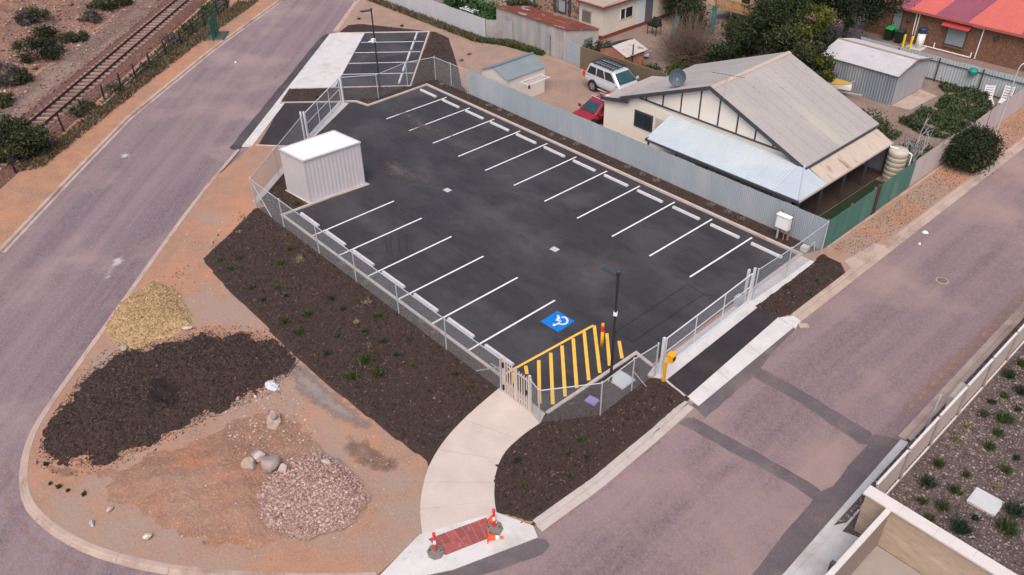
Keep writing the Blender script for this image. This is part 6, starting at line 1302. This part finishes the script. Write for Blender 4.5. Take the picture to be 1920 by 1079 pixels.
bush('garden_bush', 'bright leafy plants behind the white wall at the top edge', (-13.5, 18.2), (2.0, 1.2, .9), 3500, .11, LUSH, 32)
bush('garden_bush', 'dark leafy plants beside the stone house wall', (-9.0, 21.2), (2.2, 1.0, .8), 2500, .12, GRN, 33)
for (px, py), t in (((810, 9), 'left'), ((880, 20), 'right')):
    p = G2(px, py, .9); r_ = thing('garden_table', f'white slatted garden table behind the white wall, {t} one', 'table', (*p, 0), 'white garden tables')
    for dx in (-.8, .8):
        for dy in (-.3, .3): MB().tube((p[0]+dx, p[1]+dy, 0), (p[0]+dx, p[1]+dy, 1.0), .03, 6).build('leg', whiteband, r_)
    for dy in (-.3, 0, .3): MB().bar((p[0]-.9, p[1]+dy, 1.0), (p[0]+.9, p[1]+dy, 1.0), .12, .04).build('slat', whiteband, r_)
# weedy yard
wp = [(24.3, 24.2), (24.9, 27.4), (24.7, 30.6), (23.2, 32.3), (26.6, 32.3), (28.6, 29.6), (28.6, 24.4), (26.5, 23.4)]
P = scatter(wp, 26000); k_ = rough2(P[:, 0], P[:, 1], 1.3); P = P[k_+RNG.normal(0, .22, len(k_)) > -.35][:19000]; h_ = np.clip(.32+.42*rough2(P[:, 0], P[:, 1], 1.3), .06, .8); P[:, 2] = RNG.uniform(0, 1, len(P))**.6*h_
def leafstuff(name, P, ls, mat, label, cat):
    n = len(P); a = rvec(n); b_ = np.cross(a, rvec(n)); b_ /= np.linalg.norm(b_, axis=1)[:, None]+1e-9; s = ls*RNG.uniform(.5, 1.3, n); s = s[:, None]
    return tag(quads_obj(name, P, a*s, b_*s*.5, mat), label, cat, kind='stuff')
WEED = leafmat('weed_leaf', [(.03, .05, .02), (.055, .085, .035), (.085, .12, .05), (.14, .165, .085)])
leafstuff('yard_weeds', P, .075, WEED, 'tall green weeds filling the yard behind the cream street fence', 'weeds')
P = scatter([(25.9, 17.5), (28.8, 17.4), (28.8, 22.0), (26.5, 21.8)], 3500); P[:, 2] = RNG.uniform(0, .5, len(P)); leafstuff('yard_weeds', P, .07, WEED, 'green weeds under the bare fig behind the tank', 'weeds')
P = scatter([(23.0, 21.0), (25.6, 21.2), (25.6, 22.6), (22.6, 22.6)], 1500); P[:, 2] = RNG.uniform(0, .35, len(P)); leafstuff('yard_weeds', P, .07, WEED, 'low weeds on the path below the grey shed', 'weeds')
def bladestuff(name, P, L, mat, label, cat, lean=.5, w=.014):
    n = len(P); d = np.column_stack([RNG.normal(0, lean, n), RNG.normal(0, lean, n), np.ones(n)]); d /= np.linalg.norm(d, axis=1)[:, None]; l_ = L*RNG.uniform(.5, 1.2, n)[:, None]
    a = np.cross(d, rvec(n)); a /= np.linalg.norm(a, axis=1)[:, None]+1e-9
    return tag(quads_obj(name, P+d*l_*.5, a*w*RNG.uniform(.7, 1.4, n)[:, None], d*l_*.5, mat), label, cat, kind='stuff')
bladestuff('wall_grass', scatter([(-24, 14.2), (-7.2, 14.1), (-5.0, 15.2), (-1.5, 15.9), (-1.6, 16.35), (-5, 16.3), (-7, 14.95), (-24, 14.95)], 6000), .38, DRY, 'dry yellow grass along the foot of the white wall', 'grass', w=.03)
bladestuff('wall_grass', scatter([(-13, 14.3), (-7.2, 14.2), (-5.0, 15.2), (-1.0, 15.8), (-1.2, 16.35), (-5, 16.3), (-7, 14.95), (-13, 14.95)], 4200), .32, LUSH, 'green grass by the iron shed wall', 'grass', w=.04)
P = scatter([pf[0], pf[5], pf[9], pf[14], (-30.5, 7), (-22.6, -3.6), (-17.0, -10.4), (-9.0, -19.8)], 7000); bladestuff('rail_grass', P, .32, DRY, 'dry grass and litter along the post and wire fence', 'grass', .8, .03)
P = scatter([pf[2], pf[6], pf[9], pf[13], rl(34, -2.6), rl(4, -2.6)], 5000); bladestuff('rail_grass', P, .36, SCRUB, 'grey-green scrub grass between rails and post fence', 'grass', .7, .04)
bladestuff('verge_weeds', scatter([G2(*q) for q in ((470, 398), (420, 440), (385, 480), (300, 520), (350, 560), (360, 500), (440, 400))], 60), .12, TUFT, 'sparse weeds on the dirt strip beside the left road', 'weeds', .8, .02)
bladestuff('verge_dry_grass', scatter([(29.4, 7.3), (31.0, 7.5), (31.0, 20), (29.35, 20)], 1800), .07, DRY, 'short dead grass on the verge in front of the street fence', 'grass', 1.2, .014)
bladestuff('verge_dry_grass', scatter([(29.35, 23.5), (31.0, 23.5), (31.0, 40), (29.3, 40)], 1500), .07, DRY, 'short dead grass on the verge beyond the round bush', 'grass', 1.2, .014)
P = scatter([(39.5, -7.5), (39.45, 9.5), (46, 9.5), (46, -7.5)], 9000, None, .05); stones_obj('garden_pebbles', P, .035, leafmat('garden_pebble', [(.05, .034, .03), (.11, .08, .072), (.17, .13, .12), (.26, .215, .2), (.38, .33, .315)], 0), 'mixed pebbles and bark covering the planted garden', 'pebbles')
P = scatter([(38.85, -8.3), (39.25, -7.4), (39.15, 9.5), (38.66, 9.5), (38.78, -2.8)], 1400, None, .02); stones_obj('strip_pebbles', P, .03, MATS['garden_pebble'], 'pebbles and bark on the strip before the garden fence', 'pebbles')
# bare twiggy shrub and bare fig
def bare(name, label, p, n, L, r0, mat, seed, spread=.9, cat='shrub', fork=3):
    rr = random.Random(seed); root = thing(name, label, cat, (p[0], p[1], 0)); m = MB()
    for i in range(n):
        a = rr.uniform(0, 2*pi); e = rr.uniform(.15, 1.35); d = Vector((cos(a)*cos(e)*spread, sin(a)*cos(e)*spread, sin(e)*.85)); q = Vector((p[0]+rr.gauss(0, .12), p[1]+rr.gauss(0, .12), .0)); l_ = L*rr.uniform(.5, 1)
        pts = [q]; 
        for s in range(3): d = (d+Vector((rr.gauss(0, .22), rr.gauss(0, .22), rr.gauss(0, .12)))).normalized(); pts.append(pts[-1]+d*l_/3)
        for s in range(3): m.tube(pts[s], pts[s+1], r0*(1-.3*s), 4, r0*(.7-.3*s)+.002, cap=False)
        for f_ in range(fork):
            s = pts[rr.choice((1, 2))].lerp(pts[3], rr.random()*.6); d2 = (d+Vector((rr.gauss(0, .6), rr.gauss(0, .6), rr.gauss(0, .4)))).normalized(); m.tube(s, s+d2*l_*rr.uniform(.2, .4), r0*.4, 3, .003, cap=False)
    m.build('twig', mat, root); return root
bare('bare_shrub', 'big bare twiggy shrub behind the house beside the teal slide', (7.6, 23.4), 520, 4.0, .028, M('dry_twig', (.20, .14, .105), (.13, .092, .07), s=3, rough=.9), 5)
bare('bare_fig', 'leafless pale-branched fig between water tank and cream fence', (27.7, 18.9), 34, 3.0, .06, M('fig_bark', (.40, .38, .38), (.30, .28, .28), s=4, rough=.9), 7, 1.1, 'fig tree', 4)
# scrub on the far bank
def z1(x, y): return (x*.33356, y*.33364)
sc = [((170, 40), 1.3, GRN, 'olive bush at the top left of the rubble slope'), ((140, 105), 1.0, GREY, 'grey dead bush below the olive bush at the top left'), ((590, 50), 1.5, GRN, 'broad green bush at the top edge of the rubble slope'), ((700, 15), .9, SCRUB, 'small scrub at the top edge beside the track'),
      ((515, 115), 1.0, GREY, 'dark grey scrub left of the broad green bush'), ((262, 210), 1.0, GRN2, 'compact dark bush in the middle of the rubble slope'), ((205, 330), 1.9, GRN2, 'large spreading dark bush on the rubble slope'), ((380, 225), .9, SCRUB, 'pale scrub above the large spreading bush'),
      ((450, 210), .8, GRN, 'small green scrub nearest the track in the slope middle'), ((35, 455), 1.5, GREY, 'large grey bush at the left picture edge'), ((125, 445), 1.0, GRN, 'green bush right of the grey bush at the left edge'), ((25, 570), .9, GRN, 'small green bush low on the left picture edge'), ((300, 290), 1.0, GREY, 'grey scrub right of the large spreading bush')]
for i, (q, r_, mt, lb_) in enumerate(sc):
    p = G2(*z1(*q), 1.2); zz = float(bk.height(np.array([p[0]]), np.array([p[1]]))[0]); p = G2(*z1(*q), zz+.3); zz = float(bk.height(np.array([p[0]]), np.array([p[1]]))[0])
    r_ *= .85
    bush('scrub_bush', lb_, p, (r_, r_, r_*.6), int(1700*r_), .085, mt, 50+i, 16, group='scrub on the rubble slope', z=zz+r_*.42)
for i, (q, r_, mt, lb_) in enumerate((((970, 245), .8, GREY, 'dark grey bush at the post fence below the green stand'), ((640, 520), .7, SCRUB, 'scrubby weed clump halfway along the post fence'), ((500, 620), .8, SCRUB, 'scrub clump along the post fence toward the left'), ((1060, 175), .7, TUFT, 'yellow-green weed clump behind the post fence'), ((1180, 75), .8, LUSH, 'bright green weed clump above the green stand'), ((1250, 40), .5, GREY, 'round grey weed beside the topmost fence posts'), ((440, 655), .7, GRN, 'dark weed clump by the fence near the left bush'), ((850, 390), .6, SCRUB, 'low scrub clump at the foot of the middle fence posts'))):
    p = G2(*z1(*q)); bush('weed_clump', lb_, p, (r_, r_, r_*.55), int(900*r_), .07, mt, 80+i, 10, 'weed', 'weed clumps along the railway fence')
# planted tufts
def tuft(p, r_, h, n, mat, seed, lean=.6):
    r = np.random.default_rng(seed); d = np.column_stack([r.normal(0, lean, n), r.normal(0, lean, n), np.ones(n)]); d /= np.linalg.norm(d, axis=1)[:, None]; l_ = h*r.uniform(.5, 1.15, n)[:, None]
    b0 = np.column_stack([r.normal(0, r_*.35, n), r.normal(0, r_*.35, n), np.zeros(n)])+np.array(p); a = np.cross(d, r.normal(size=(n, 3))); a /= np.linalg.norm(a, axis=1)[:, None]+1e-9
    return quads_obj('grass_tuft', b0+d*l_*.5, a*.012*r.uniform(.8, 1.5, n)[:, None], d*l_*.5, mat, None, None, tuple(p))
def tufts(pts, where, hfun, group, cat='plant'):
    """pts: (px, py, size, look)"""
    looks = {'g': (TUFT, 'bright green grass tuft'), 'd': (TUFTD, 'dark green plant'), 'p': (PALE, 'pale straw-green tuft'), 's': (SAGE, 'small grey-green plant')}
    for k in 'gdps':
        sel = sorted([q for q in pts if q[3] == k])
        for i, (px, py, s, _) in enumerate(sel):
            p = G2(px, py); z = float(hfun(np.array([p[0]]), np.array([p[1]]))[0]) if hfun else 0.
            s *= .74; o = tuft((p[0], p[1], max(0, z-.02)), s, s*(1.25 if k != 'p' else .9), int(70+260*s), looks[k][0], int(px*7+py), .75 if k in 'ps' else .55)
            tag(o, (looks[k][1]+' '+where) if len(sel) == 1 else f'{looks[k][1]} {where}, {nth(i)} from left', cat, group)
wb = [(380+x*.3335, 360+y*.3335, s, k) for x, y, s, k in ((100, 390, .25, 'g'), (215, 380, .2, 'd'), (160, 440, .25, 'g'), (240, 155, .25, 'p'), (205, 230, .2, 'p'), (490, 332, .3, 'g'), (437, 405, .3, 'g'), (545, 390, .4, 'p'), (270, 548, .25, 'g'), (425, 548, .22, 'g'), (345, 615, .2, 'd'), (475, 590, .2, 'd'), (725, 605, .22, 'd'), (590, 697, .36, 'g'), (465, 738, .32, 'g'), (540, 800, .32, 'g'), (925, 628, .25, 'p'), (985, 705, .3, 'g'), (865, 740, .25, 'p'), (790, 665, .2, 'd'), (920, 795, .22, 'd'), (705, 915, .25, 'd'), (755, 820, .2, 'd'), (1165, 835, .2, 'd'), (915, 955, .42, 'g'), (850, 1048, .42, 'g'), (985, 1030, .42, 'g'), (1090, 925, .2, 'd'), (1015, 850, .26, 'd'), (1185, 980, .15, 'g'), (1420, 1028, .2, 'g'))]
tufts(wb, 'in the big left mulch bed', hW.height, 'plants in the big left mulch bed')
tufts([(380+x*.3335, 360+y*.3335, .22, 's') for x, y in ((785, 415), (920, 522), (1230, 740), (1310, 800))]+[(852, 703, .2, 'g'), (882, 728, .2, 'g')], 'beside the left chain-link fence', hW.height, 'plants along the left fence')
sx_, sy_ = G2(702, 690); sap = thing('sapling', 'thin dry sapling in the big left mulch bed', 'sapling', (sx_, sy_, 0)); MB().tube((sx_, sy_, 0), (sx_-.1, sy_, 1.1), .015, 5, .006).build('stem', barkm, sap); foliage(sap, 'leaves', (sx_-.1, sy_, 1.05), (.25, .25, .3), 8, 120, .05, DRY, 77)
tufts([(720+x*.2401, 820+y*.24, s, k) for x, y, s, k in ((1540, 25, .22, 'g'), (1435, 135, .22, 'g'), (1590, 175, .18, 'd'), (1045, 190, .2, 'd'), (1450, 310, .18, 'g'), (1100, 385, .15, 'g'))], 'between the curved path and right road', hS.height, 'plants between path and right road')
tufts([(1180+x*.3336, 380+y*.3336, .2, 'g') for x, y in ((1050, 445), (885, 485), (1010, 520))], 'in the mulch beside the sliding gate', hE.height, 'plants beside the sliding gate')
tufts([(860+x*.278, y*.278, .22, 's') for x, y in ((210, 722), (275, 752), (345, 788), (630, 920), (705, 952), (790, 982))]+[(1040+x*.3708, 80+y*.3708, .24, 's') for x, y in ((368, 640), (443, 675), (515, 708), (785, 830), (875, 867), (945, 902))], 'at the foot of the long corrugated fence', hN.height, 'plants along the corrugated fence')
tufts([(1400+x*.3514, 700+y*.3512, s, k) for x, y, s, k in ((1395, 20, .35, 'd'), (1375, 128, .25, 'g'), (1265, 220, .22, 'g'), (1180, 285, .28, 'p'), (1372, 255, .5, 'g'), (1340, 328, .3, 'g'), (1120, 355, .28, 'p'), (1295, 402, .32, 'g'), (1440, 460, .2, 'd'), (1022, 492, .32, 'g'), (1385, 525, .3, 'g'), (965, 600, .45, 'd'), (1168, 547, .24, 'g'), (1105, 633, .35, 'g'), (1330, 602, .25, 'p'), (1042, 720, .36, 'g'), (932, 690, .24, 'g'), (972, 790, .28, 'g'), (1140, 838, .55, 'd'), (1385, 845, .55, 'g'), (1428, 748, .55, 'd'), (1215, 780, .2, 'd'))]
      + [(1720+x*.1854, 600+y*.1854, s, k) for x, y, s, k in ((1050, 455, .3, 'g'), (930, 565, .35, 'g'), (1045, 742, .4, 'd'), (750, 842, .2, 'd'), (665, 968, .25, 'g'), (1015, 918, .2, 'd'))], 'in the pebbled garden at right', None, 'plants in the pebbled garden')
tufts([(460+x*.33356, y*.33364, .2, 'g') for x, y in ((405, 552), (640, 110), (880, 150))]+[(460+x*.33356, y*.33364, .22, 's') for x, y in ((1105, 480), (1160, 492), (1260, 310), (1215, 345))], 'in the mulch round the small far car park', hB.height, 'plants round the small far car park')
tufts([(95+0, 908, .1, 'g'), (111, 914, .14, 'g'), (128, 921, .1, 'g'), (158, 928, .14, 'g'), (87, 872, .14, 'd')], 'on the dirt inside the rounded kerb', None, 'weeds inside the rounded kerb')
tufts([(535, 398, .25, 'g'), (555, 385, .25, 'g')], 'in the mulch beside the white hut', hK.height, 'plants beside the white hut')
